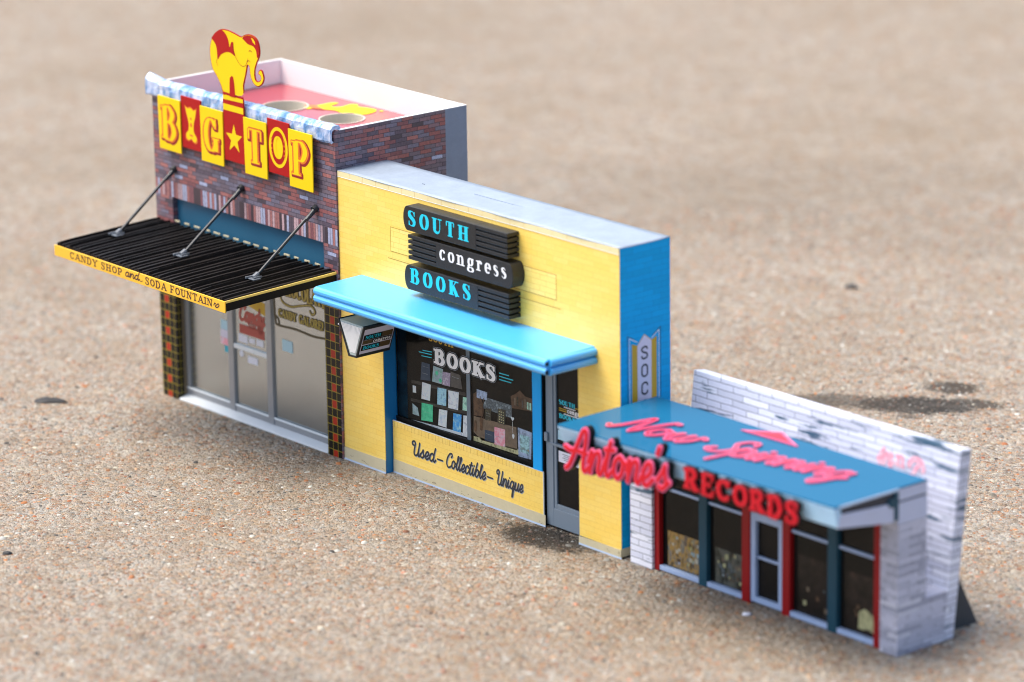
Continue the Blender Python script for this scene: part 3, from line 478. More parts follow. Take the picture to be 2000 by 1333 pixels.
# deck with two round holes
def deck():
    holes = [(-10.75, 5.0, 1.2), (-6.35, 5.35, 1.15)]; n = 40
    bm = bmesh.new(); x0, x1, y0, y1, z = -15.43, -.17, .32, 8.31, 15.7
    outer = [bm.verts.new((x * CM, y * CM, z * CM)) for x, y in ((x0, y0), (x1, y0), (x1, y1), (x0, y1))]; ed = [bm.edges.new((outer[i], outer[(i + 1) % 4])) for i in range(4)]
    for hx, hy, r in holes:
        vs = [bm.verts.new(((hx + r * math.cos(2 * math.pi * i / n)) * CM, (hy + r * math.sin(2 * math.pi * i / n)) * CM, z * CM)) for i in range(n)]; ed += [bm.edges.new((vs[i], vs[(i + 1) % n])) for i in range(n)]
    bmesh.ops.triangle_fill(bm, edges=ed, use_beauty=True)
    me = bpy.data.meshes.new('roof_deck'); bm.to_mesh(me); bm.free(); me.materials.append(M['deck']); o = bpy.data.objects.new('roof_deck', me); COL.objects.link(o); o.parent = T
    for hx, hy, r in holes:
        mb = MB(); ring = lambda R, z: [(hx + R * math.cos(2 * math.pi * i / n), hy + R * math.sin(2 * math.pi * i / n), z) for i in range(n)]
        mb.add(ring(r - .02, 15.74) + ring(r - .02, 12.5) + ring(r + .06, 15.74) + ring(r + .06, 15.6), [(i, (i + 1) % n, n + (i + 1) % n, n + i) for i in range(n)] + [(i, (i + 1) % n, 2 * n + (i + 1) % n, 2 * n + i) for i in range(n)] + [(2 * n + i, 2 * n + (i + 1) % n, 3 * n + (i + 1) % n, 3 * n + i) for i in range(n)] + [tuple(range(n, 2 * n))])
        P('cup_hole', mb, 'cream', o, smooth=False)
    # pale animal silhouette printed on the deck
    el = [(-9.9, 5.6), (-9.75, 6.6), (-9.75, 7.3), (-9.4, 7.5), (-9.2, 6.9), (-8.9, 6.75), (-8.6, 7.1), (-8.75, 7.75), (-8.4, 8.0), (-8.0, 7.7), (-7.4, 7.9), (-6.8, 7.95), (-6.45, 7.6), (-6.3, 7.0), (-6.5, 6.55), (-7.1, 6.6), (-7.4, 6.2), (-8.1, 6.3), (-8.7, 6.05), (-9.3, 5.9), (-9.4, 5.5)]
    sheetpoly('painted_animal', [tuple(p) for p in spline(el + [el[0]], 4)[:-1]], TOP(15.71), 'yellow_flag', o)
    sheetpoly('painted_animal', [tuple(p) for p in arc(-6.35, 7.95, .13, .1, 0, 340, 12)], TOP(15.71), 'yellow_flag', o)
    sheetpoly('painted_shadow', [(-10.3, 5.9), (-9.85, 6.35), (-9.2, 6.15), (-8.6, 6.0), (-9.3, 5.75)], TOP(15.722), 'orange', o)
deck()
def cornice():
    prof = [(-.02, 16.42), (-.16, 16.36), (-.23, 16.45), (-.22, 16.8), (-.2, 17.05), (-.08, 17.2), (.12, 17.27), (.34, 17.22), (.44, 17.08), (.36, 16.99), (.3, 17.0), (.05, 17.05), (-.08, 16.98), (-.12, 16.8), (-.12, 16.5)]
    n = 46; k = len(prof); vs = []; x0, x1 = -15.9, -.08; rr = np.random.default_rng(3); ph = rr.normal(0, 1, (n + 1, k)); 
    for i in range(n + 1):
        x = x0 + (x1 - x0) * i / n
        for j, (y, z) in enumerate(prof):
            a = .022 if j < 9 else 0; e = 0.35 * math.exp(-(x - x0) * 2.0)
            vs.append((x + ph[i, j] * .05 * (0 < i < n), y + ph[i, j] * a * .8 + (.0 if j > 8 else -.03 * math.sin(x * 2.1)), z + ph[i, (j + 3) % k] * a * .7 + e * (z > 16.9) * .45))
    fs = [(i * k + j, i * k + (j + 1) % k, (i + 1) * k + (j + 1) % k, (i + 1) * k + j) for i in range(n) for j in range(k)] + [tuple(range(k)), tuple(n * k + j for j in range(k))]
    mb = MB().add(vs, fs); P('cornice', mb, 'foil', T)
cornice()
# hanging letter banners
def banner(x0, x1, z0, z1, y, mat):
    return P('letter_banner', MB().prism([(x0 + .04, z0), (x1, z0 - .02), (x1 + .02, z1 - .02), (x0, z1)], FR(y), -.035, .035), [mat], T, bevel=.012)
Y_, R_ = 'yellow_flag', 'red_flag'
smooth_ = lambda p: [tuple(a) for a in spline(p + [p[0]], 4)[:-1]]
for ch, x0, x1, z0, z1, y, m_ in [('B', -14.55, -12.6, 13.75, 16.56, -.36, Y_), ('I', -12.58, -10.85, 14.12, 16.84, -.29, R_), ('G', -10.82, -8.87, 13.72, 16.6, -.36, Y_), ('T', -7.07, -5.16, 13.7, 16.62, -.36, Y_), ('O', -5.15, -3.34, 14.1, 16.88, -.29, R_), ('P', -3.32, -1.38, 13.7, 16.64, -.36, Y_)]:
    b = banner(x0, x1, z0, z1, y, m_); w = {'I': .75, 'O': 1.45}.get(ch, 1.25); cx = (x0 + x1) / 2; zc = (z0 + z1) / 2
    H = 1.75; z_ = zc - H / 2 + .05
    S_ = serif_segs(ch, cx - w / 2, z_, H, w, thick=.17, thin=.045)
    if m_ == Y_:
        sh = [(a, (p[0] + .07, p[1] - .05), (q_[0] + .07, q_[1] - .05), r1, r2) for a, p, q_, r1, r2 in S_]
        letters('lettering', sh, FR(y - .035), 'deep_red', b, .04, .006, grow=.085)
        letters('lettering_highlight', S_, FR(y - .035), 'orange', b, .04, .012, grow=.02)
        letters('lettering_core', serif_segs(ch, cx - w / 2, z_, H, w, thick=.12, thin=.03), FR(y - .035), 'yellow_flag', b, .035, .018, grow=-.02)
    elif ch == 'O':
        sheetpoly('lettering_disc', [tuple(p) for p in arc(cx, zc, .78, 1.05, 0, 350, 35)], FR(y - .035), 'yellow_flag', b, .006)
        letters('lettering', [('r', tuple(a), tuple(c_), .17, .17) for a, c_ in zip(arc(cx, zc, .42, .7, 0, 360)[:-1], arc(cx, zc, .42, .7, 0, 360)[1:])], FR(y - .035), 'red_flag', b, .04, .012)
        letters('lettering_highlight', serif_segs('O', cx - .4, zc - .58, 1.16, .8, thick=.1, thin=.03), FR(y - .035), 'yellow_flag', b, .035, .018)
        letters('lettering_studs', [('r', (cx + sx_ * .52, zc + dz), (cx + sx_ * .52 + 1e-3, zc + dz), .06, .06) for sx_ in (-1, 1) for dz in (-.35, -.1, .15, .4)], FR(y - .035), 'orange', b, .03, .024)
    else:
        ip = [(-.5, .85), (-.3, .74), (0, .8), (.28, .68), (.48, .78), (.42, .4), (.25, -.05), (.24, -.48), (.48, -.75), (.42, -1.0), (.2, -1.02), (0, -.88), (-.25, -.98), (-.46, -.88), (-.45, -.62), (-.24, -.42), (-.22, 0), (-.38, .45)]
        sheetpoly('lettering_outline', smooth_([(cx + u * 1.08, zc + .05 + v_ * 1.04) for u, v_ in ip]), FR(y - .035), 'orange', b, .006); sheetpoly('lettering', smooth_([(cx + u * .92, zc + .05 + v_ * .96) for u, v_ in ip]), FR(y - .035), 'yellow_flag', b, .01)
        letters('lettering_core', [('r', (cx, zc + .25), (cx, zc + .25 + .01), .07, .07), ('r', (cx, zc - .1), (cx, zc - .05), .09, .09), ('r', (cx - .1, zc - .62), (cx + .1, zc - .64), .05, .05)], FR(y - .035), 'orange', b, .03, .014)
# centre banner: star, striped drum and elephant are one cut-out
EL = [(-8.78, 16.41), (-8.82, 16.84), (-8.75, 17.49), (-8.98, 18.01), (-9.29, 18.4), (-9.58, 18.68), (-9.75, 19.17), (-9.78, 19.72), (-9.65, 20.14), (-9.43, 20.49), (-9.09, 20.74), (-8.68, 20.9), (-8.16, 20.92), (-7.64, 20.85), (-7.06, 20.75), (-6.83, 20.85), (-6.46, 20.96), (-6.08, 20.95), (-5.76, 20.84), (-5.58, 20.59), (-5.51, 20.29), (-5.55, 19.97), (-5.76, 19.62), (-5.94, 19.28), (-5.99, 18.96), (-5.94, 18.73), (-5.79, 18.64), (-5.58, 18.71), (-5.48, 18.84), (-5.54, 18.97), (-5.69, 19.04), (-5.66, 19.18), (-5.5, 19.29), (-5.34, 19.22), (-5.26, 19.03), (-5.23, 18.84), (-5.37, 18.58), (-5.64, 18.4), (-5.9, 18.38), (-6.15, 18.5), (-6.33, 18.75), (-6.41, 19.05), (-6.45, 19.32), (-6.58, 19.34), (-6.65, 19.17), (-6.78, 18.76), (-6.98, 18.25), (-7.16, 17.74), (-7.03, 17.37), (-6.9, 16.67)]
def inset(poly, d):
    c = [np.array(p) for p in poly]; n = len(c); out = []
    A = sum(c[i][0] * c[(i + 1) % n][1] - c[(i + 1) % n][0] * c[i][1] for i in range(n)); sg = 1 if A > 0 else -1
    for i in range(n):
        t = c[(i + 1) % n] - c[i - 1]; t /= np.linalg.norm(t) + 1e-9; out.append(tuple(c[i] + sg * d * np.array((-t[1], t[0]))))
    return out
smooth = lambda p: [tuple(a) for a in spline(p + [p[0]], 4)[:-1]]
es = MB(); es.prism(smooth(EL[2:48]), FR(-.33), -.03, .03); es.mi = 1
P('elephant_sign', es, ['red_flag', 'red_flag'], T, bevel=.01)
es = bpy.data.objects[[o.name for o in bpy.data.objects if o.name.startswith('elephant_sign')][0]]
sheetpoly('elephant_body', smooth(inset([(-8.74, 17.62)] + EL[3:47] + [(-7.14, 17.64)], .045)), FR(-.36), 'yellow_flag', es, .006)
for nm, poly, mt in [('saddle_cloth', [(-9.59, 20.31), (-9.39, 20.5), (-9.06, 20.73), (-8.66, 20.86), (-8.3, 20.66), (-8.12, 20.37), (-8.05, 20.05), (-7.9, 20.32), (-7.73, 20.35), (-7.69, 19.96), (-7.58, 19.66), (-7.96, 19.78), (-8.36, 19.76), (-8.83, 19.55), (-9.11, 19.27), (-9.15, 19.74), (-9.26, 20.04)], 'red_flag'),
                     ('headdress', [(-6.93, 20.68), (-6.79, 20.8), (-6.47, 20.9), (-6.08, 20.9), (-5.76, 20.79), (-5.61, 20.56), (-5.55, 20.28), (-5.6, 19.96), (-5.73, 19.87), (-5.8, 20.21), (-6.04, 20.41), (-6.49, 20.46)], 'red_flag'),
                     ('leg_gap', [(-8.19, 17.5), (-8.16, 18.14), (-8.12, 18.47), (-7.96, 18.59), (-7.82, 18.55), (-7.75, 18.21), (-7.69, 17.5)], 'red_flag')]:
    sheetpoly(nm, [tuple(a) for a in spline(poly + [poly[0]], 3)[:-1]] if nm != 'leg_gap' else poly, FR(-.36), mt, es, .014)
sheetpoly('headdress_jewel', [(-6.19, 20.82), (-6.02, 20.8), (-5.86, 20.65), (-5.84, 20.5), (-6.03, 20.6)], FR(-.36), 'yellow_flag', es, .02)
def curve_segs(pts, r): q = spline(pts, 6); return [('r', tuple(q[i]), tuple(q[i + 1]), r, r) for i in range(len(q) - 1)]
letters('ink_line', curve_segs([(-7.7, 20.35), (-7.75, 20.0), (-7.6, 19.7), (-7.3, 19.38), (-7.0, 19.24), (-6.7, 19.34), (-6.5, 19.7)], .012) + curve_segs([(-6.4, 20.1), (-6.28, 20.15), (-6.15, 20.1)], .018) + curve_segs([(-6.6, 19.5), (-6.45, 19.62), (-6.3, 19.55)], .012) + curve_segs([(-9.15, 19.3), (-9.2, 19.1), (-9.1, 18.95)], .012), FR(-.36), 'deep_red', es, .02, .024)
mid = MB().prism([(-8.83, 14.1), (-7.1, 14.08), (-7.06, 17.4), (-7.14, 17.6), (-8.74, 17.6), (-8.84, 17.3)], FR(-.31), -.035, .035); mid = P('letter_banner', mid, 'red_flag', T, bevel=.012)
for a, b in [((17.27, 17.52), (17.3, 17.5)), ((16.72, 17.05), (16.72, 17.04))]: sheetpoly('stripe', [(-8.8, a[0]), (-7.09, b[0]), (-7.09, b[1]), (-8.8, a[1])], FR(-.345), 'yellow_flag', mid, .008)
star = [(-7.95 + (.72 if i % 2 == 0 else .29) * math.sin(i * math.pi / 5), 15.3 + (.78 if i % 2 == 0 else .32) * math.cos(i * math.pi / 5)) for i in range(10)]
sheetpoly('star', star, FR(-.345), 'yellow_flag', mid, .008)

# recessed lintel board, jamb, storefront
P('lintel_board', MB().box(-14.1, -1.15, .3, .45, 9.4, 11.1), 'teal', T)
P('door_jamb', MB().box(-14.28, -14.1, .3, .62, 0, 11.1), 'brown', T)
for x in (-15.6, -1.22):
    o = P('tiled_pillar', MB().box(x, x + (1.47 if x < -5 else 1.16), -.03, .28, 0, 9.3), 'tartan', T); o['uo'] = float(x)
P('wall_corner_strip', MB().box(-.06, .0, -.015, .29, 0, 9.3), 'brick_red', T)
fr = MB(); fr.box(-14.1, -1.22, .62, .8, 0, 9.4); P('shop_backing', fr, 'brown', T)
P('door_sill', MB().hexa([(-14.13, -.06, 0), (-1.24, -.06, 0), (-1.24, .6, 0), (-14.13, .6, 0)], [(-14.13, -.06, .1), (-1.24, -.06, .1), (-1.24, .5, .26), (-14.13, .5, .26)]), 'sill', T, bevel=.03)
sf = MB().box(-14.1, -10.2, .47, .6, .26, .62).box(-9.75, -6.85, .47, .6, .26, .62).box(-6.4, -1.22, .47, .6, .26, .62).box(-10.22, -9.76, .42, .6, .26, 9.3).box(-6.86, -6.4, .42, .6, .26, 9.3).box(-14.1, -13.86, .45, .6, .26, 9.3)
sf = P('storefront_frame', sf, 'alu', T, bevel=.03)
P('rail_and_lit_edge', MB().box(-9.76, -6.86, .45, .6, 3.72, 3.98), 'sill', sf, bevel=.03)
P('rail_and_lit_edge', MB().box(-14.1, -10.22, .44, .5, .56, .68).box(-9.75, -6.86, .44, .5, .56, .68).box(-6.4, -1.22, .44, .5, .56, .68), 'sill', sf, bevel=.02)  # pale strips paint the lit top edge of the bottom frame rail
for x0, x1 in ((-13.86, -10.22), (-6.4, -1.22)):
    P('shop_window', MB().box(x0, x1, .56, .615, .6, 9.3), 'mirror', T)
P('shop_door', MB().box(-9.76, -6.86, .56, .615, .6, 9.3), 'mirror', T)
ct = lambda g, s: g
def note(nm, x0, x1, z0, z1, mt, y=.555, parent=None): return sheetpoly(nm, [(x0, z0), (x1, z0), (x1, z1), (x0, z1)], FR(y), mt, parent or T, .005, .015)
note('notice', -5.62, -4.75, 4.43, 5.04, 'paper_blue'); note('notice', -10.96, -10.3, 4.5, 5.0, 'paper_blue'); note('notice', -11.0, -10.3, 4.05, 4.48, 'lilac'); note('notice', -11.0, -10.3, 3.68, 4.03, 'bk_pink'); note('notice', -10.66, -10.28, 3.3, 3.64, 'cyan')
note('notice', -9.42, -8.62, 4.14, 4.55, 'paper_white'); note('notice', -8.5, -8.0, 4.24, 4.5, 'paper_white'); note('notice', -7.86, -7.25, 4.22, 4.56, 'paper_white'); note('notice', -8.65, -7.8, 3.12, 3.5, 'paper_white')
sheetpoly('notice', [tuple(p) for p in arc(-9.2, 3.5, .17, .17, 0, 340, 16)], FR(.555), 'paper_white', T, .005, .015)
ps = note('candy_decal', -9.3, -7.15, 4.62, 5.1, 'faded_red', .558)
letters('lettering', script_segs('Candy', -9.35, 5.35, .85, 2.2, r=.1, slant=.2), FR(.555), 'faded_red', ps, .03)
letters('lettering', serif_segs('SHOP', -8.6, 5.02, .3, 1.2, thick=.12, thin=.06), FR(.555), 'faded_red', ps, .025)
sheetpoly('arc', [(-8.6, 6.25), (-7.0, 5.95), (-6.9, 6.6), (-8.4, 6.75)], FR(.555), 'amber_ink', ps)
gd = letters('gilt_decal', curve_segs([(-6.2, 8.5), (-6.22, 7.2), (-6.15, 5.95), (-5.9, 5.72), (-4.5, 5.78), (-3, 5.72), (-1.9, 5.8), (-1.3, 5.7)], .06) + curve_segs([(-6.2, 6.2), (-5.9, 6.05), (-5.85, 5.8)], .06) + curve_segs([(-5.75, 7.5), (-5.5, 7.05), (-4.8, 6.92), (-4.0, 7.12), (-3.1, 7.3), (-2.75, 7.05), (-3.0, 6.85), (-3.2, 7.0)], .07), FR(.555), 'gold_dark', T, .03, .012)
letters('gilt_highlight', curve_segs([(-5.75, 7.5), (-5.5, 7.05), (-4.8, 6.92), (-4.0, 7.12), (-3.1, 7.3), (-2.75, 7.05), (-3.0, 6.85), (-3.2, 7.0)], .035), FR(.555), 'gold', gd, .02, .02)
for tx, x_, z_, h_, w_ in (('CANDY', -5.85, 6.2, .42, 1.5), ('GALORE!', -4.12, 6.2, .44, 2.05), ('CHOCOLATES', -5.6, 7.42, .75, 4.2)):
    sg = serif_segs(tx, x_, z_, h_, w_, thick=.12, thin=.05)
    letters('lettering_shadow', sg, FR(.555), 'gold_dark', gd, .025, .018, grow=.04); letters('lettering', sg, FR(.555), 'gold', gd, .025, .028)

# awning
def awning():
    yf = lambda x: -6.87 + (x / -15.6) * .45      # depth of the front edge along the awning
    zt0, zt1 = 9.62, 9.78
    def cr(x, y): return x
    fx0, fx1 = -15.6, -.16
    mb = MB(); mb.hexa([(fx0, yf(fx0), 8.95), (fx1, yf(fx1), 9.02), (fx1, -.02, 9.28), (fx0, -.02, 9.22)], [(fx0, yf(fx0), 9.36), (fx1, yf(fx1), 9.45), (fx1, -.02, 9.66), (fx0, -.02, 9.6)])
    a = P('awning', mb, 'black', T)
    f = MB(); f.hexa([(fx0 - .05, yf(fx0) - .07, 8.83), (fx1 + .04, yf(fx1) - .07, 8.96), (fx1 + .04, yf(fx1), 8.96), (fx0 - .05, yf(fx0), 8.83)], [(fx0 - .05, yf(fx0) - .07, 9.4), (fx1 + .04, yf(fx1) - .07, 9.55), (fx1 + .04, yf(fx1), 9.55), (fx0 - .05, yf(fx0), 9.4)])
    fo = P('fascia', f, 'fascia', a, bevel=.02)
    s = MB(); s.hexa([(fx1 - .02, yf(fx1), 9.45), (fx1 + .04, yf(fx1), 9.45), (fx1 + .04, -.02, 9.66), (fx1 - .02, -.02, 9.66)], [(fx1 - .02, yf(fx1), 9.56), (fx1 + .04, yf(fx1), 9.56), (fx1 + .04, -.02, 9.78), (fx1 - .02, -.02, 9.78)]); P('side_trim', s, 'pale_yellow', a)
    # ribbed sheet
    rs = np.random.default_rng(5); xs = []; x = fx0
    while x < fx1 - .15:
        w = .92; xs += [(x, .04), (x + .12, .0), (x + .14, .13), (x + .34, .15 + rs.uniform(0, .05)), (x + .36, .02), (x + .52, .02), (x + .54, .09), (x + .66, .09), (x + .68, .0), (x + w - .02, .0)]; x += w
    xs = [q for q in xs if q[0] < fx1 - .02] + [(fx1 - .02, .0)]; n = len(xs); ny = 10; vs = []
    for j in range(ny + 1):
        for (x, h) in xs:
            y0 = yf(x) + .08 + (rs.uniform(-.03, .06) if j == 0 else 0); t = j / ny; y = y0 + (-.04 - y0) * t; zb = 9.38 + (x - fx0) / (fx1 - fx0) * .09 + t * .22; vs.append((x, y, zb + .06 + h * (1 if 0 < j < ny else .8) + rs.uniform(-.006, .006)))
    fs = [(j * n + i, j * n + i + 1, (j + 1) * n + i + 1, (j + 1) * n + i) for j in range(ny) for i in range(n - 1)]
    m2 = MB().add(vs, fs)
    b = len(m2.v); m2.add([(x, yf(x) + .08, 9.3) for x, h in xs], []); m2.add([], []); m2.f += [(i, i + 1, b + i + 1, b + i) for i in range(n - 1)]; m2.m += [0] * (n - 1)
    b2 = len(m2.v); m2.v += [(xs[-1][0], yf(xs[-1][0]) + .08, 9.4), (xs[-1][0], -.04, 9.6)]; m2.f.append((n - 1, ny * n + n - 1, b2 + 1, b2)); m2.m.append(0)
    rb = P('ribbed_sheet', m2, 'rib', a, recalc=True)
    dm = MB()
    for i in range(15):
        x = -13.9 + i * .86; dm.box(x, x + rs.uniform(.35, .6), -.06, -.01, 9.84, 9.92)
    P('back_strip', dm, 'plinth', a)
    sl_ = (.55 - .57) / 1
    FM = lambda u, v, t: (u, yf(u) - .07 - t, v + (u - fx1) * .0095)
    letters('lettering', serif_segs('CANDY SHOP', -14.15, 9.11, .35, 4.9, thick=.1, thin=.055, space=.12) + script_segs('and', -9.0, 9.16, .42, 1.3, r=.07, slant=.3) + curve_segs([(-7.75, 9.22), (-7.55, 9.14), (-7.4, 9.2)], .018) + serif_segs('SODA FOUNTAIN', -7.15, 9.09, .36, 5.95, thick=.1, thin=.055, space=.12) + curve_segs([(-1.08, 9.2), (-.98, 9.32), (-.85, 9.24), (-.95, 9.16), (-.8, 9.12), (-.62, 9.26), (-.68, 9.34), (-.78, 9.28)], .03), FM, 'maroon', fo, .018, .008)
    return a
A_ = awning()
for (x0, z0, x1) in ((-13.78, 12.62, -13.95), (-7.86, 12.68, -8.2), (-1.66, 12.74, -2.05)):
    b = (x1, -3.55, 9.86); a = (x0, -.12, z0)
    r = P('support_rod', MB().cyl(a, b, .085, 12), 'rod', T, smooth=False)
    P('rod_cap', MB().cyl((x0, .0, z0 + .05), (x0, -.22, z0 - .02), .2, 16, .17), 'rod', r); P('rod_cap', MB().cyl((x0, -.1, z0 - .02), (x0 - .03, -.62, z0 - .46), .14, 12, .1), 'rod', r)
    pm = MB(); pm.box(x1 - .42, x1 + .3, -3.95, -3.5, 9.72, 9.78).box(x1 - .3, x1 - .2, -4.05, -3.6, 9.74, 9.85).box(x1 + .12, x1 + .2, -3.85, -3.35, 9.74, 9.86).cyl((x1, -3.75, 9.8), (x1, -3.45, 9.96), .13, 10)
    P('bracket', pm, 'grey_plate', r, bevel=.02)

# ============================================================ bookshop (yellow model)
W, D, H = 20.96, 3.14, 15.0
B = thing('model_shop.001', (0, 0, 0), 0, 'yellow brick model bookshop with blue roof-ledge canopy and stacked black name boards', 'model building', GRP)
m = MB().box(0, 3.3, 0, .03, .68, 9.4).box(18.0, W, 0, .03, .45, 9.4).box(0, W, 0, .03, 9.4, H - .02)
P('front_wall', m, 'brick_yellow', B)
P('left_return', MB().box(0, .03, .03, D, 0, H - .02), 'brick_yellow', B)
P('jamb', MB().box(3.26, 3.3, .03, .84, 0, 9.4), 'blue_post', B); bpy.data.objects['jamb'].data.materials[0] = paper('deep_blue_jamb', '0574b4', 0.5, 0.1, 0.1)
P('jamb', MB().box(18.0, 18.03, .03, .9, 0, 9.4), 'blue_post', B)
P('side_wall', MB().box(W - .03, W, .03, D, .5, H - .03), 'brick_blue', B)
P('back_wall', MB().box(.03, W - .03, D - .04, D, 0, H - .03), 'brick_yellow', B)
def roofb():
    nx, ny = 60, 8; rs = np.random.default_rng(2); vs = []; x0, x1, y0, y1 = -.03, W + .02, -.02, D + .02
    for j in range(ny + 1):
        for i in range(nx + 1):
            x = x0 + (x1 - x0) * i / nx; y = y0 + (y1 - y0) * j / ny; vs.append((x, y + (.02 * math.sin(x * 1.3) if j == 0 else 0), H + .012 + (.03 * math.sin(x * .5 + 1) * math.sin(math.pi * j / ny)) + rs.uniform(-.003, .003)))
    n = nx + 1; fs = [(j * n + i, j * n + i + 1, (j + 1) * n + i + 1, (j + 1) * n + i) for j in range(ny) for i in range(nx)]
    mb = MB().add(vs, fs); o = P('roof_sheet', mb, 'roof_grey', B, smooth=True); md = o.modifiers.new('card', 'SOLIDIFY'); md.thickness = .0003; md.offset = -1
    P('roof_crease', MB().box(5.2, 5.4, 1.2, 1.215, H + .03, H + .045), 'ink_navy', o); P('roof_crease', MB().box(8.5, 12.4, 1.75, 1.762, H + .02, H + .035), 'slate', o)
roofb()
tr = MB(); x = 0
while x < W - .05:
    w = min(1.02, W - x); tr.box(x, x + w - .02, -.012, .0, 14.72, 14.98); x += w
M['trim_b'] = paper('buff_trim', 'ead7a2', 0.5, 0.2, 0.06); P('coping_strip', tr, 'trim_b', B)
P('coping_edge', MB().box(-.01, W, -.02, -.005, 14.69, 14.715), 'white_card', B)
# printed frames on the wall
def frame_print(x0, x1, z0, z1, gap=None):
    mb = MB(); w = .03
    for a, b, c, d in ((x0, x1, z1 - w, z1), (x0, x1, z0, z0 + w), (x0, x0 + w, z0, z1), (x1 - w, x1, z0, z1)): mb.sheet(rect(a, b, c, d), FR(0), .008)
    return mb
M['groove'] = paper('brown_ink_line', 'b88a2e', 0.5, 0.1, 0.1)
P('panel_outline', frame_print(4.12, 16.55, 11.65, 12.9), 'groove', B)
mb = MB(); mb.sheet(rect(3.9, 16.85, 11.27, 11.3), FR(0), .01); P('panel_outline', mb, 'groove', B)
mb = MB(); mb.sheet(rect(4.15, 16.52, 11.68, 12.87), FR(0), .004); P('panel_fill', mb, 'brick_pale', B)
# plinths
def plinth(x0, x1, y, h0, h1):
    rs = np.random.default_rng(int(x0 * 10) + 3); n = max(4, int((x1 - x0) / .35)); top = [(x0 + (x1 - x0) * i / n, h0 + (h1 - h0) * i / n + rs.uniform(-.008, .008)) for i in range(n + 1)]
    o = P('plinth', MB().prism([(x0, .09), (x1, .09)] + top[::-1], FR(y), 0, .02), 'plinth', B)
    P('lining', MB().prism([(x0, 0), (x1, 0), (x1, .088), (x0, .088)], FR(y), 0, .03), 'lining', o)
    cr = []
    for k in range(int((x1 - x0) * 1.3)):
        cx = rs.uniform(x0 + .2, x1 - .2); cz = rs.uniform(.12, .35); q = [(cx, cz)]
        for s in range(rs.integers(3, 7)): q.append((q[-1][0] + rs.uniform(-.04, .14), min(.5, max(.1, q[-1][1] + rs.uniform(-.06, .06)))))
        letters('crack', curve_segs(q, .008), FR(y), 'umber', o, .018, .024)
plinth(-.02, 3.32, 0, .67, .7); plinth(3.38, 15.02, .45, .72, .6); plinth(17.96, W + .02, 0, .42, .46)
P('plinth', MB().box(W, W + .02, -.02, D * .96, .09, .5), 'plinth', B)
pnl = P('window_panel', MB().box(3.38, 14.86, .45, .5, 0, 2.72), 'brick_yellow', B)
P('panel_edge', MB().box(3.38, 14.86, .44, .51, 2.722, 2.74), 'white_card', pnl)
P('panel_edge', MB().box(14.862, 14.885, .445, .5, .0, 2.72), 'white_card', pnl)
mb = MB(); [mb.sheet(rect(3.5 + i * .27, 3.515 + i * .27, 2.4, 2.68), FR(.45), .006) for i in range(42)]; P('brick_lines', mb, 'groove', pnl)
SG = script_segs('Used', 4.85, 1.3, .72, 1.85, r=.06, slant=.2) + script_segs('-', 6.72, 1.3, .72, .7, r=.05, slant=0) + script_segs('Collectible', 7.5, 1.3, .74, 3.05, r=.06, slant=.2) + script_segs('-', 10.55, 1.3, .72, .7, r=.05, slant=0) + script_segs('Unique', 11.35, 1.32, .74, 2.0, r=.06, slant=.2)
letters('lettering_shadow', [(a, (p[0] + .035, p[1] - .035), (q_[0] + .035, q_[1] - .035), r1, r2) for a, p, q_, r1, r2 in SG], FR(.45), 'ink_shadow', pnl, .022, .008)
letters('lettering', SG, FR(.45), 'ink_navy', pnl, .02, .016)
P('window_ledge', MB().box(3.3, 14.82, .5, .84, 2.55, 2.6).box(3.3, 14.14, .74, .85, 2.6, 2.9), 'black', B)
P('window_post', MB().box(14.15, 14.8, .44, .8, 2.74, 9.3), 'blue_post', B, bevel=.015)
P('recess_side', MB().box(14.802, 14.84, .5, 1.05, 0, 9.3), 'black', B)
P('recess_back', MB().box(14.84, 18.0, 1.06, 1.1, 0, 9.3), 'black', B)
# shop window: printed interior behind clear acrylic
wd = P('window_display', MB().box(3.3, 14.15, .9, .95, 2.6, 9.3), 'dark_print', B)
DY = FR(.9)
mb = MB(); mb.sheet(rect(3.3, 4.05, 2.6, 9.3), DY, .004); P('print', mb, 'dark_teal_print', wd)
items = [('shelf_print', [(4.39, 4.96), (8.61, 5.21), (8.6, 5.03), (4.39, 4.78)]), ('shelf_print', [(4.31, 3.99), (8.76, 4.27), (8.76, 4.12), (4.31, 3.84)]), ('bk_white', [(3.59, 2.84), (8.77, 3.13), (8.76, 2.95), (3.58, 2.78)]),
 ('bk_poster', [(10.19, 5.32), (12.09, 5.34), (12.08, 4.7), (9.82, 4.72)]), ('bk_tan', [(9.2, 4.16), (12.41, 4.31), (12.47, 3.16), (9.78, 3.06), (9.17, 3.34)]), ('bk_wood', [(12.02, 5.79), (12.4, 6.0), (12.71, 6.23), (13.1, 6.02), (13.68, 6.01), (13.67, 5.38), (12.09, 5.22)]),
 ('bk_wood', [(9.2, 5.3), (9.45, 5.45), (9.75, 5.3), (10.0, 4.7), (9.9, 4.3), (9.2, 4.2)]), ('bk_straw', [(9.17, 3.13), (10.2, 3.2), (11.2, 3.14), (12.56, 3.24), (12.55, 2.95), (9.16, 2.9)])]
for k, p_ in items: sheetpoly('print', p_, DY, k, wd, .006)
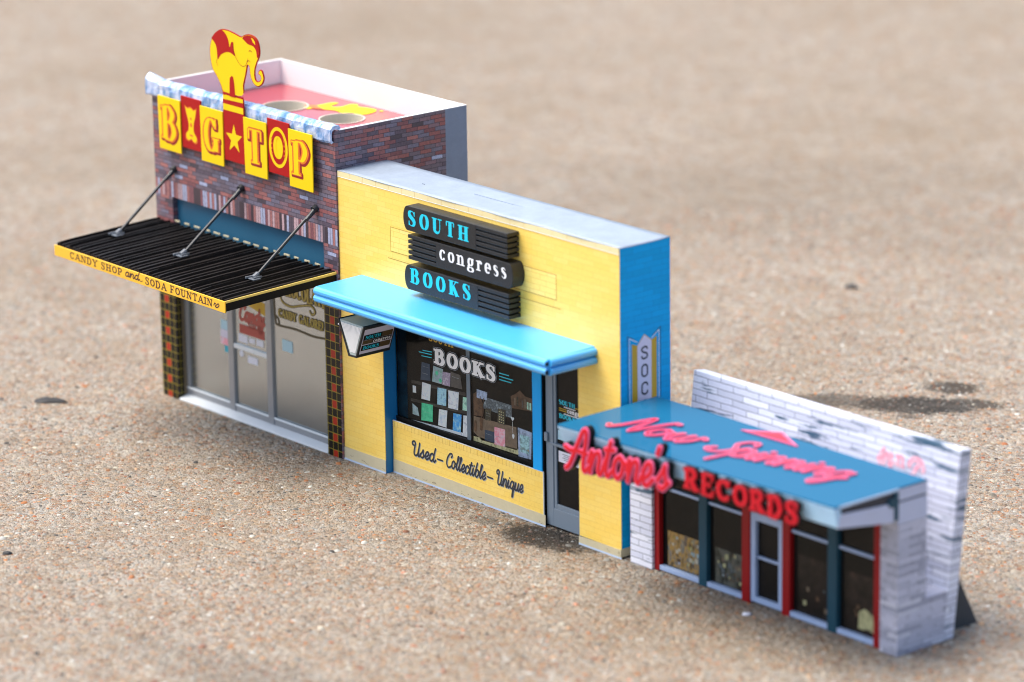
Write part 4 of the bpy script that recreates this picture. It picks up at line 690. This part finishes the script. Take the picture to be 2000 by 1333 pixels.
bks = [('bk_navy', [(5.25, 6.06), (5.88, 6.08), (5.91, 5.23), (5.13, 5.12)]), ('bk_dots', [(6.17, 6.06), (6.91, 6.04), (6.79, 5.25), (6.03, 5.23)]), ('bk_pat', [(6.86, 5.91), (7.48, 5.96), (7.42, 5.27), (6.84, 5.23)]), ('bk_dk', [(7.5, 6.05), (8.24, 6.03), (8.37, 5.33), (7.46, 5.28)]),
 ('bk_pale', [(5.26, 5.03), (5.93, 5.03), (5.83, 4.18), (5.16, 4.15)]), ('bk_blue', [(6.45, 5.01), (7.14, 5.07), (7.09, 4.19), (6.4, 4.13)]), ('bk_white', [(7.29, 5.05), (8.1, 5.12), (8.01, 4.19), (7.25, 4.14)]), ('bk_lime', [(8.41, 4.96), (8.75, 4.99), (8.75, 4.31), (8.36, 4.27)]),
 ('bk_green', [(5.18, 3.94), (6.06, 4.02), (6.01, 3.13), (5.12, 3.03)]), ('bk_pale', [(6.54, 3.92), (7.18, 3.98), (7.08, 3.08), (6.44, 3.07)]), ('bk_deep', [(7.64, 3.96), (8.27, 4.01), (8.19, 3.08), (7.57, 3.06)]), ('bk_white', [(8.42, 4.02), (8.77, 4.07), (8.75, 3.07), (8.35, 3.09)]),
 ('bk_card', [(9.48, 5.59), (10.27, 5.6), (10.23, 5.19), (9.47, 5.16)]), ('bk_pnl', [(10.13, 4.78), (10.57, 4.82), (10.51, 4.2), (10.09, 4.16)]), ('bk_pnl', [(11.07, 4.97), (11.64, 5.01), (11.59, 4.24), (11.01, 4.23)]), ('bk_navy', [(10.04, 3.66), (10.76, 3.7), (10.77, 3.15), (10.03, 3.12)]),
 ('bk_pink', [(10.78, 3.97), (11.57, 4.01), (11.56, 3.13), (10.74, 3.08)]), ('bk_card', [(12.54, 4.34), (13.56, 4.31), (13.49, 2.94), (12.55, 2.89)]), ('bk_pale', [(4.5, 4.7), (4.75, 4.7), (4.75, 4.35), (4.5, 4.33)]), ('bk_dots', [(4.45, 3.75), (4.85, 3.6), (4.95, 3.2), (4.45, 3.2)])]
for k, p_ in bks: sheetpoly('book', p_, DY, k, wd, .012, .02)
sheetpoly('print', [(12.7, 4.03), (13.4, 4.06), (13.37, 3.17), (12.71, 3.16)], DY, 'bk_art', wd, .028)
rs = np.random.default_rng(9)
lns = []
for k, p_ in bks[:18]:
    x0 = min(a for a, b in p_); x1 = max(a for a, b in p_); z1 = max(b for a, b in p_); z0 = min(b for a, b in p_)
    for q_ in range(rs.integers(1, 4)):
        zz = rs.uniform(z0 + .2, z1 - .12); a = x0 + rs.uniform(.12, .25) * (x1 - x0); b = x1 - rs.uniform(.12, .3) * (x1 - x0); lns += curve_segs([(a, zz), ((a + b) / 2, zz + rs.uniform(-.02, .03)), (b, zz)], rs.uniform(.004, .009))
letters('book_titles', lns, DY, 'ink_shadow', wd, .015, .03)
letters('print', [('r', (6.42, 5.75), (6.44, 5.75), .1, .1), ('r', (6.7, 5.42), (6.71, 5.42), .1, .1)] , DY, 'bk_green', wd, .03, .03)
letters('print', [('r', (12.1, 4.72), (12.16, 4.6), .06, .02), ('r', (12.22, 4.72), (12.16, 4.6), .06, .02), ('r', (12.16, 4.55), (12.17, 4.0), .012, .012), ('r', (12.2, 3.85), (12.2, 3.75), .09, .06)], DY, 'bk_white', wd, .02, .03)
letters('print', curve_segs([(9.75, 5.3), (9.85, 4.7), (9.8, 4.2)], .02) + curve_segs([(10.0, 5.25), (9.9, 4.6), (9.95, 4.2)], .02) + [('r', (9.8, 4.1), (9.78, 3.65), .12, .1), ('r', (9.35, 3.9), (9.33, 3.5), .09, .1)], DY, 'bk_wood', wd, .025, .03)
letters('print', [('b', (11.14 + .15 * i, 4.32 + .13 * j), (11.22 + .15 * i, 4.32 + .13 * j), .025, .025) for i in range(3) for j in range(5)], DY, 'bk_straw', wd, .02, .034)
for i in range(7): sheetpoly('print', rect(12.3 + i * .19, 12.42 + i * .19, 5.42, 5.78 + .1 * (i % 3 == 1)), DY, ('bk_tan', 'bk_pnl', 'bk_wood', 'bk_dk', 'bk_tan', 'bk_lime', 'bk_lime')[i], wd, .03)
P('mullion', MB().box(8.78, 9.06, .8, .86, 2.62, 9.3), 'door_grey', B, bevel=.02)
gp = P('window_glass', MB().sheet(rect(3.32, 14.14, 2.93, 9.3), FR(.765), 0), 'glass', B, recalc=False)
GY = FR(.76)
BK = serif_segs('BOOKS', 6.45, 6.3, .72, 4.65, thick=.155, thin=.045, space=.16, bar=.055)
BK = [(a, (p[0], p[1] + (p[0] - 6.6) * .012), (q_[0], q_[1] + (q_[0] - 6.6) * .012), r1, r2) for a, p, q_, r1, r2 in BK]
letters('window_lettering_outline', BK, GY, 'glow_edge', gp, .025, .006, grow=.075); letters('window_lettering_gap', BK, GY, 'black', gp, .025, .014, grow=.055); letters('window_lettering', BK, GY, 'ink_white', gp, .022, .022, grow=.01)
br = []
for (a, b) in (((5.5, 6.74), (6.25, 6.8)), ((5.2, 6.6), (6.22, 6.66)), ((5.4, 6.44), (6.2, 6.5)), ((11.35, 6.84), (12.1, 6.86)), ((11.35, 6.68), (12.4, 6.7)), ((11.35, 6.52), (12.25, 6.54))): br.append(('b', a, b, .022, .022))
letters('speed_lines', br[:3], GY, 'ink_cyan', gp, .02, .008); letters('speed_lines', br[3:], GY, 'ink_cyan', gp, .02, .008)
letters('window_lettering', serif_segs('SOUTH', 6.0, 7.36, .34, 1.9, thick=.11, thin=.06) + serif_segs('CONGRESS', 8.4, 7.55, .34, 3.0, thick=.11, thin=.06), GY, 'amber_ink', gp, .025, .008)
# door
DOORY = .62
dr = MB().box(14.92, 15.42, DOORY, .8, .12, 9.2).box(15.42, 18.0, DOORY, .8, .12, 1.02).box(15.42, 18.0, DOORY, .8, 8.9, 9.2)
dr = P('door', dr, 'door_grey', B, bevel=.02)
P('door_molding', MB().box(15.42, 15.6, DOORY + .05, .8, 1.02, 8.9).box(15.6, 18.0, DOORY + .05, .8, 1.02, 1.25), 'door_grey', dr, bevel=.02)
P('door_bar', MB().box(15.1, 18.0, DOORY - .03, .76, 4.17, 4.3), 'door_grey', dr, bevel=.02)
P('door_handle', MB().box(14.9, 15.14, DOORY - .13, DOORY, 4.3, 4.75), 'door_grey', dr, bevel=.04)
P('door_glass', MB().box(15.55, 18.0, .76, .79, 1.2, 8.9), 'dark_print', dr)
GD = FR(.755)
for tx, x_, z_, w_, mt in (('SOUTH', 15.75, 6.28, 1.15, 'ink_cyan'), ('BOOKS', 15.75, 5.6, 1.15, 'ink_cyan')): letters('door_lettering', serif_segs(tx, x_, z_, .22, w_, thick=.13, thin=.03), GD, mt, dr, .018, .01)
letters('door_lettering', serif_segs('congress', 16.35, 5.95, .27, 1.3, thick=.11, thin=.03), GD, 'ink_white', dr, .018, .01)
for a, b, c_, mt in ((16.1, 16.95, 6.2, 'ink_white'), (16.1, 17.2, 5.86, 'ink_white'), (15.75, 16.3, 6.08, 'amber_ink'), (15.75, 16.3, 5.98, 'amber_ink'), (16.9, 17.9, 6.3, 'amber_ink'), (16.95, 17.9, 5.7, 'amber_ink')): sheetpoly('door_line', rect(a, b, c_ - .02, c_ + .02), GD, mt, dr)
o = sheetpoly('door_notice', rect(15.68, 17.3, 3.4, 3.95), GD, 'paper_white', dr, .008)
letters('print', [('b', (15.95 + .1 * (i % 2), 3.82 - .09 * i), (16.6 + .15 * (i % 3), 3.82 - .09 * i), .012, .012) for i in range(4)], GD, 'ink_navy', o, .012, .014)
sheetpoly('door_notice', rect(15.64, 16.6, 4.5, 4.95), GD, 'paper_blue', dr, .008)
# blue canopy with a double bead
def canopy_b():
    x0, x1 = 1.69, 19.2; prof = [(-.0, 9.99), (-2.72, 9.93), (-2.86, 9.92), (-2.97, 9.86), (-3.03, 9.76), (-3.03, 9.66), (-2.97, 9.58), (-2.9, 9.53), (-2.97, 9.47), (-3.03, 9.38), (-3.02, 9.26), (-2.95, 9.17), (-2.84, 9.13), (-.0, 9.14)]
    k = len(prof); vs = []
    for x in (x0, x0 + .05, x1 - .05, x1):
        for y, z in prof: vs.append((x, y + (0.04 if x in (x0, x1) else 0), z + (z < 9.5) * (.03 if x in (x0, x1) else 0) - (z > 9.5) * (.03 if x in (x0, x1) else 0)))
    fs = [(i * k + j, i * k + (j + 1) % k, (i + 1) * k + (j + 1) % k, (i + 1) * k + j) for i in range(3) for j in range(k)] + [tuple(range(k)), tuple(3 * k + j for j in range(k))]
    mb = MB().add(vs, fs); o = P('canopy', mb, 'blue', B)
    # beads carried round the right-hand end
    e = []
    for (zc, r) in ((9.74, .19), (9.32, .19)): e.append((zc, r))
    mb = MB()
    for zc, r in e: mb.cyl((x1 + .02, -2.8, zc), (x1 + .02, -.02, zc), r, 16)
    P('end_bead', mb, 'blue', o, smooth=False)
    mb = MB(); mb.cyl((x1 + .03, -2.95, 9.65), (x1 + .03, -2.95, 9.8), .07, 10).cyl((x1 + .03, -2.95, 9.22), (x1 + .03, -2.95, 9.4), .07, 10); P('corner_gap', mb, 'black', o)
canopy_b()
# stacked name boards
def board(x0, x1, z0, z1, round_left, slots):
    y0 = -.75; r = .32
    hgt = z1 - z0; arcp = [(math.cos(math.radians(a)) * r, math.sin(math.radians(a)) * (hgt / 2)) for a in range(90, 271, 15)]
    sx0 = slots[0]; n = 5; gap = .085; th = (hgt - gap * (n - 1)) / n
    mb = MB()
    if round_left:
        poly = [(x0 + r + a, (z0 + z1) / 2 + b) for a, b in arcp] + [(sx0, z0), (sx0, z1)]
    else:
        poly = [(x1 - r - a, (z0 + z1) / 2 - b) for a, b in arcp] + [(sx0, z1), (sx0, z0)]
    mb.prism(poly, FR(0), .012, .75)
    for i in range(n):
        a = z0 + i * (th + gap)
        if round_left: mb.box(sx0 + .001, x1, -.75, -.012, a, a + th)
        else: mb.box(x0, sx0 - .001, -.75, -.012, a, a + th)
    (mb.box(sx0, x1 - .15, -.6, -.012, z0 + .05, z1 - .05) if round_left else mb.box(x0 + .15, sx0, -.6, -.012, z0 + .05, z1 - .05))
    return P('name_board', mb, 'board', B, bevel=.018)
b1 = board(6.1, 13.9, 13.27, 14.5, True, (11.6,)); b2 = board(6.44, 14.27, 11.85, 13.08, False, (8.56,)); b3 = board(6.12, 13.95, 10.32, 11.56, True, (11.68,))
NF = FR(-.75)
letters('lettering', serif_segs('SOUTH', 6.5, 13.56, .72, 4.55, thick=.15, thin=.025, space=.36, bar=.035), NF, 'ink_cyan', b1, .022, .01)
letters('lettering', serif_segs('congress', 8.85, 12.3, .8, 5.0, thick=.088, thin=.022, space=.16, bar=.03), NF, 'ink_white', b2, .022, .01)
letters('lettering', serif_segs('BOOKS', 6.6, 10.7, .72, 4.55, thick=.15, thin=.025, space=.36, bar=.035), NF, 'ink_cyan', b3, .022, .01)
# hanging blade sign shaped like an open book
def blade():
    f, bk = -2.15, -.06
    tl, trr, br_, bl = (2.6, 8.3), (4.5, 8.26), (3.86, 6.66), (3.34, 6.64)
    mb = MB(); mb.prism([tl, trr, br_, bl], lambda u, v, t: (u, t, v), f + .06, bk)
    M['pages_gap_shade'] = paper('page_gap_shade', 'b4c0bb', 0.5, 0.1, 0.1); o = P('hanging_sign', mb, 'pages_gap_shade', B)  # page stock coloured darker so the gaps between ribs look shaded
    e = MB()                       # ribs of the fanned pages on the front end
    for i in range(15):
        t = (i + .5) / 15; a = (tl[0] + .12 + (trr[0] - tl[0] - .24) * t, tl[1] - .1); b = (bl[0] + .06 + (br_[0] - bl[0] - .12) * t, bl[1] + .15)
        e.hexa([(a[0] - .052, f + .07, a[1]), (a[0] + .052, f + .07, a[1]), (a[0] + .04, f + .0, a[1]), (a[0] - .04, f + .0, a[1])], [(b[0] - .012, f + .07, b[1]), (b[0] + .012, f + .07, b[1]), (b[0] + .01, f + .03, b[1]), (b[0] - .01, f + .03, b[1])])
    P('page_ribs', e, 'pages', o)
    def slab(p, q, th, y0, y1, ext=.06):
        d = np.array(q) - np.array(p); L = np.linalg.norm(d); d = d / L; n = np.array((-d[1], d[0])); p = np.array(p) - d * ext; q = np.array(q) + d * ext
        return [tuple(p), tuple(q), tuple(q + n * th), tuple(p + n * th)]
    c = MB(); XZ = lambda u, v, t: (u, t, v)
    c.prism(slab(br_, trr, -.09, 0, 0), XZ, f, bk); c.prism(slab(tl, bl, -.09, 0, 0), XZ, f, bk); c.prism(slab(bl, br_, -.09, 0, 0), XZ, f, bk)
    P('sign_cover', c, 'board', o, bevel=.01)
    # text face on the right cover; u runs from front to back, v up the slope
    d = np.array((trr[0] - br_[0], trr[1] - br_[1])); L = np.linalg.norm(d); d = d / L; n = np.array((d[1], -d[0])) * .09
    TF = lambda u, v, t: (br_[0] + d[0] * v + n[0] + (d[1]) * t, f + u, br_[1] + d[1] * v + n[1] + (-d[0]) * t)
    sheetpoly('sign_face', rect(.1, 2.0, .14, L - .12), TF, 'lilac', o, .008)
    for z_, tx, mt, u0, w_ in ((1.0, 'SOUTH', 'ink_cyan', .26, .95), (.38, 'BOOKS', 'ink_cyan', .26, 1.0)):
        sheetpoly('sign_band', rect(.14, 1.3, z_ - .05, z_ + .27), TF, 'black', o, .014); sheetpoly('sign_band', rect(1.3, 1.96, z_ - .05, z_ + .27), TF, 'umber', o, .014)
        letters('lettering', serif_segs(tx, u0, z_ + .02, .18, w_, thick=.13, thin=.04), TF, mt, o, .014, .022)
    sheetpoly('sign_band', rect(.75, 1.96, .7, .94), TF, 'black', o, .014); sheetpoly('sign_band', rect(.14, .75, .7, .94), TF, 'umber', o, .014)
    letters('lettering', serif_segs('congress', .8, .74, .22, 1.1, thick=.1, thin=.04), TF, 'ink_white', o, .014, .022)
    P('screw', MB().cyl((2.52, f + .1, 8.0), (2.44, f + .1, 8.0), .05, 8), 'ink_white', o)
blade()
# painted vertical sign on the side wall
SW = SD(W)
o = sheetpoly('painted_sign', [(.73, 4.0), (2.28, 4.0), (2.28, 10.42), (1.97, 10.3), (1.5, 10.66), (1.06, 10.18), (.73, 10.3)], SW, 'amber_ink', B, .006)
sheetpoly('painted_band', [(1.08, 4.0), (1.93, 4.0), (1.95, 10.27), (1.51, 10.62), (1.07, 10.17)], SW, 'lilac', o, .012)
letters('painted_outline', [('b', (.6, 4.0), (.58, 10.6), .018, .018), ('b', (.58, 10.6), (1.08, 10.33), .018, .018), ('b', (2.42, 4.0), (2.42, 10.7), .018, .018), ('b', (2.42, 10.7), (1.93, 10.36), .018, .018)], SW, 'bk_pale', o, .02, .008)
letters('painted_outline', [('b', (.48, 4.0), (.46, 10.72), .014, .014), ('b', (.46, 10.72), (.9, 10.52), .014, .014), ('b', (2.52, 4.0), (2.52, 10.84), .014, .014), ('b', (2.52, 10.84), (2.0, 10.5), .014, .014)], SW, 'ink_navy', o, .02, .008)
def sans(ch, cx, z, h):
    w = .17
    if ch == 'S': p = [(w, .82), (w * .7, .96), (0, 1), (-w * .9, .9), (-w, .72), (-w * .4, .56), (w * .5, .46), (w, .28), (w * .8, .08), (0, 0), (-w * .8, .05), (-w, .2)]
    elif ch == 'O': p = [(w, .5), (w * .9, .85), (0, 1), (-w * .9, .85), (-w, .5), (-w * .9, .15), (0, 0), (w * .9, .15), (w, .5)]
    else: p = [(w, .75), (w * .8, .92), (0, 1), (-w * .9, .85), (-w, .5), (-w * .9, .15), (0, 0), (w * .8, .08), (w, .25)]
    return curve_segs([(cx + a, z + b * h) for a, b in p], .045)
sg = []
for i, ch in enumerate('SOCO'): sg += sans(ch, 1.51, 9.48 - i * .86, .56)
letters('lettering', sg, SW, 'ink_navy', o, .02, .02)

# ============================================================ record shop (white stone model)
R = thing('model_shop.002', (21.65, -.0155, 0), .0072, 'low white stone model record shop with glossy blue canopy and red script letters', 'model building', GRP)
P('stone_pillar', MB().box(-.12, 1.35, .08, .5, 0, 7.0), 'ashlar', R)
m = MB(); m.box(16.0, 17.06, .08, 1.84, 0, 6.05); m.hexa([(16.0, 1.842, 0), (17.06, 1.842, 0), (17.06, 2.995, 0), (16.0, 2.995, 0)], [(16.0, 1.842, 2.3), (17.06, 1.842, 2.3), (17.06, 3.243, 2.3), (16.0, 3.243, 2.3)]); P('stone_pier', m, 'ashlar_thin', R)
m = MB(); m.box(16.0, 17.065, .07, 1.85, 6.052, 7.05).box(16.0, 17.05, .08, 1.85, 7.14, 7.66); P('pier_cap', m, 'white_trim', R); P('pier_groove', MB().box(16.0, 17.03, .1, 1.84, 7.052, 7.138), 'ink_navy', R)
# leaning sign wall at the back
k = .108; yb = lambda z: 3.0 + k * z
m = MB(); x0, x1 = .1, 17.06; zt = 8.62
m.hexa([(x0, 3.0, 0), (x1, 3.0, 2.3 * 0), (x1, 3.64, 0), (x0, 3.64, 0)], [(x0, yb(zt), zt), (x1, yb(zt), zt), (x1, yb(zt) + .68, zt - .12), (x0, yb(zt) + .68, zt - .12)])
bwl = P('sign_wall', m, 'ashlar', R, bevel=.03)
WB = lambda u, v, t: (u, yb(v) - t, v)
letters('painted_letters', script_segs('in', 12.2, 7.0, .9, .9, r=.1) + serif_segs('n', 13.3, 7.05, .9, .6, thick=.1, thin=.05), WB, 'bk_pink', bwl, .04, .02)
letters('painted_letters', [('r', tuple(a), tuple(b), .13, .13) for a, b in zip(arc(14.55, 7.2, .42, .42, 170, 0)[:-1], arc(14.55, 7.2, .42, .42, 170, 0)[1:])] + [('r', (14.3, 6.8), (14.75, 7.5), .12, .12)], WB, 'bk_pink', bwl, .04, .02)
m = MB().prism([(3.66, 0), (5.9, 0), (4.02, 3.6)], SD(16.3), 0, .08); P('rear_prop', m, 'stand', R)
m = MB().box(1.3, 16.0, .62, .7, 0, 7.2); P('shop_backing', m, 'black', R)
P('roof_infill', MB().box(.0, 15.99, 1.85, 2.98, 2.22, 2.3), 'white_trim', R)
P('shop_rear', MB().box(.0, 16.0, 1.7, 1.84, 0, 7.6), 'ashlar_thin', R)
# fronts
Yf = .35
def post(x0, x1, mt): P('front_post', MB().box(x0, x1, Yf - .12, .6, 0, 7.0), mt, R, bevel=.02)
for a, b, mt in ((1.35, 1.68, 'post_red'), (4.34, 4.86, 'post_teal'), (7.17, 7.68, 'post_red'), (9.76, 10.25, 'post_red'), (12.62, 13.2, 'post_teal'), (15.47, 15.98, 'post_red')): post(a, b, mt)
for (a, b, k1) in ((1.68, 4.34, 'records_print'), (4.86, 7.17, 'records_dim'), (10.25, 12.62, 'records_dark'), (13.2, 15.47, 'records_dark')):
    w = P('shop_window', MB().box(a, b, .5, .6, 0, 7.0), 'dark_print', R)
    P('window_sill', MB().box(a, b, Yf - .1, .52, .05, .28), 'frame_pale', w, bevel=.02); P('window_bar', MB().box(a, b, Yf, .5, 3.98, 4.12), 'frame_pale', w, bevel=.02)
    sheetpoly('record_display', rect(a + .32, b - .02, .32, 2.0 if k1 != 'records_dark' else 3.0), FR(.5), k1, w, .006)
    sheetpoly('print', rect(a, a + .28, .28, 3.98), FR(.5), 'black', w, .01)
    for q_ in range(26 if k1 != 'records_dark' else 5):
        cx = a + .45 + rs.uniform(0, b - a - .85); cz = rs.uniform(.45, 1.8); ww = rs.uniform(.1, .22); sheetpoly('record_sleeve', rect(cx, cx + ww, cz, cz + ww * 1.1), FR(.5), ['bk_straw', 'bk_tan', 'bk_dots', 'bk_wood', 'gold', 'bk_card', 'cream'][rs.integers(0, 7)] if k1 == 'records_print' else ['bk_tan', 'bk_poster', 'bk_wood', 'bk_straw'][rs.integers(0, 4)], w, .012)
    P('window_glass', MB().sheet(rect(a, b, .28, 7.0), FR(.465), 0), 'glass', w, recalc=False)
o = sheetpoly('record_sleeve', [(14.3, .5), (14.35, 1.3), (14.7, 1.5), (15.2, 1.3), (15.3, .45), (14.9, .6), (14.6, .5)], FR(.49), 'bk_straw', R, .006)
P('record_sleeve', MB().box(14.5, 14.95, .485, .49, .75, 1.25), 'bk_pink', R)
dd = MB().box(7.68, 7.98, Yf - .05, .6, .1, 4.35).box(9.46, 9.76, Yf - .05, .6, .1, 4.35).box(7.98, 9.46, Yf - .05, .6, .1, .36).box(7.98, 9.46, Yf - .05, .6, 4.0, 4.35).box(7.98, 9.46, Yf, .55, 2.2, 2.32)
dd = P('door', dd, 'frame_pale', R, bevel=.02); P('door_glass', MB().box(7.98, 9.46, .5, .58, .36, 4.0), 'dark_print', dd); P('door_handle', MB().box(7.99, 8.07, .2, .3, 1.9, 2.5), 'frame_pale', dd, bevel=.02); P('transom', MB().box(7.68, 9.76, .5, .6, 4.35, 7.0), 'dark_print', dd)
# blue canopy
def canopy_r():
    zt = 7.72; mb = MB(); L0, R0 = (-.1, -4.4), (17.06, -3.82)
    top = [(L0[0], L0[1], zt - .02), (R0[0], R0[1], zt + .03), (17.06, 1.86, zt + .03), (-.2, 1.86, zt - .02)]
    mb.hexa([(L0[0], L0[1], zt - .1), (R0[0], R0[1], zt - .05), (17.06, 1.86, zt - .05), (-.2, 1.86, zt - .1)], top); o = P('canopy', mb, 'canopy', R, bevel=.05)
    fm = MB(); fm.hexa([(L0[0] + .05, L0[1] + .35, zt - .95), (R0[0] - .02, R0[1] + .2, zt - .98), (R0[0] - .02, R0[1] + .6, zt - .98), (L0[0] + .05, L0[1] + .75, zt - .95)], [(L0[0], L0[1], zt - .12), (R0[0], R0[1], zt - .08), (R0[0], R0[1] + .35, zt - .08), (L0[0], L0[1] + .35, zt - .12)])
    P('fascia', fm, 'canopy_pale', o, bevel=.04)
    em = MB(); em.hexa([(16.95, R0[1] + .2, zt - .98), (17.06, R0[1] + .2, zt - .98), (17.06, -.2, zt - 1.5), (16.95, -.2, zt - 1.5)], [(16.95, R0[1] + .35, zt - .38), (17.06, R0[1] + .35, zt - .38), (17.06, -.2, zt - .62), (16.95, -.2, zt - .62)]); P('end_panel', em, 'white_trim', o, bevel=.02)
    P('end_recess', MB().hexa([(16.9, R0[1] + .5, zt - .42), (17.0, R0[1] + .5, zt - .42), (17.0, -.15, zt - .62), (16.9, -.15, zt - .62)], [(16.9, R0[1] + .5, zt - .1), (17.0, R0[1] + .5, zt - .1), (17.0, -.15, zt - .1), (16.9, -.15, zt - .1)]), 'ink_navy', o)
    P('end_bracket', MB().cyl((16.98, -.35, 7.15), (17.1, -.35, 7.15), .22, 14), 'post_teal', o)
    P('end_trim', MB().box(17.0, 17.09, R0[1] + .3, .07, zt - .09, zt + .01), 'lining', o); P('end_post', MB().box(16.9, 17.08, -.2, .06, 6.3, 7.6), 'post_teal', o)
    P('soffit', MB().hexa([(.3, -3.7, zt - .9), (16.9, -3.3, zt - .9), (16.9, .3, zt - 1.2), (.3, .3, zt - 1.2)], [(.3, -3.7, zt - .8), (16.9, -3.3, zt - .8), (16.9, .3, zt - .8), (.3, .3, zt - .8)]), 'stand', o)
    rot = math.radians(9.5); ox, oy = 1.75, -3.15
    TT = lambda u, v, t: (ox + u * math.cos(rot) - v * math.sin(rot), oy + u * math.sin(rot) + v * math.cos(rot), zt + .01 + t + .002 * u)
    for tx, u0, v0, h_, w_ in (('Now', .35, .1, 2.0, 4.3), ('Spinning', 5.6, -.05, 2.0, 7.4)):
        sg = script_segs(tx, u0, v0, h_, w_, r=.042, slant=.25)
        letters('script_shadow', sg, TT, 'ink_navy', o, .05, .006, grow=.075); letters('script_lettering', sg, TT, 'neon_pink', o, .05, .012, .06, grow=.05); letters('script_core', sg, TT, 'neon_red', o, .035, .07, grow=-.035)
    sheetpoly('arrow_edge', [(6.45, .86), (8.05, 1.95), (10.0, .98)], TOP(zt + .03), 'neon_pink', o, .004, .05); sheetpoly('arrow', [(6.85, .95), (8.08, 1.78), (9.55, 1.05)], TOP(zt + .03), 'neon_red', o, .055)
    return o
CR = canopy_r()
FA = FR(-4.55)
sg = script_segs("Antone's", 1.0, 5.92, 1.85, 6.5, r=.052, slant=.16)
sg = [(a, (p[0], p[1] + (p[0] - .9) * .075), (q_[0], q_[1] + (q_[0] - .9) * .075), r1, r2) for a, p, q_, r1, r2 in sg]
o = letters('script_sign', sg, FA, 'black', R, .045, -.32, -.02, grow=.08); letters('lettering_edge', sg, FA, 'neon_pink', o, .045, -.01, .06, grow=.06); letters('lettering', sg, FA, 'neon_red', o, .045, .06, .1, grow=-.015)
FB = FR(-4.28)
sg = serif_segs('RECORDS', 8.3, 6.66, .92, 7.1, thick=.125, thin=.06, bar=.055, space=.14)
o = letters('block_sign', sg, FB, 'black', R, .045, -.25, 0, grow=.04); letters('lettering_edge', sg, FB, 'deep_red', o, .045, .005, .06, grow=.03); letters('lettering', sg, FB, 'neon_red', o, .045, .06, .09, grow=-.03)

# ============================================================ loose bits lying on the concrete
def chip(x, y, s, mat, label, rz):
    rs_ = np.random.default_rng(int(abs(x * 13 + y * 7)) + 1); k = 8; ring = lambda f, z: [(math.cos(i * 6.283 / k) * s * f * rs_.uniform(.75, 1.2), math.sin(i * 6.283 / k) * s * .6 * f * rs_.uniform(.75, 1.2), z) for i in range(k)]
    mb = MB(); mb.add(ring(1, 0) + ring(.95, s * .22) + ring(.5, s * .42), [(i, (i + 1) % k, k + (i + 1) % k, k + i) for i in range(k)] + [(k + i, k + (i + 1) % k, 2 * k + (i + 1) % k, 2 * k + i) for i in range(k)] + [tuple(range(2 * k, 3 * k))])
    o = mb.build('stone_chip', mat, smooth=True); o.location = (x * CM, y * CM, 0.0002); o.rotation_euler = (0, 0, rz); o['label'] = label; o['category'] = 'stone chip'
chip(.72, -20.8, .26, 'tar', 'small black stone chip near the left edge of the concrete foreground', .6)
chip(-5.64, 41.6, .42, 'tar', 'dark stone chip on bare concrete far behind the yellow bookshop', .5)
chip(30.4, -.9, .24, 'paper_white', 'pale white stone chip in front of the record shop windows', .9)
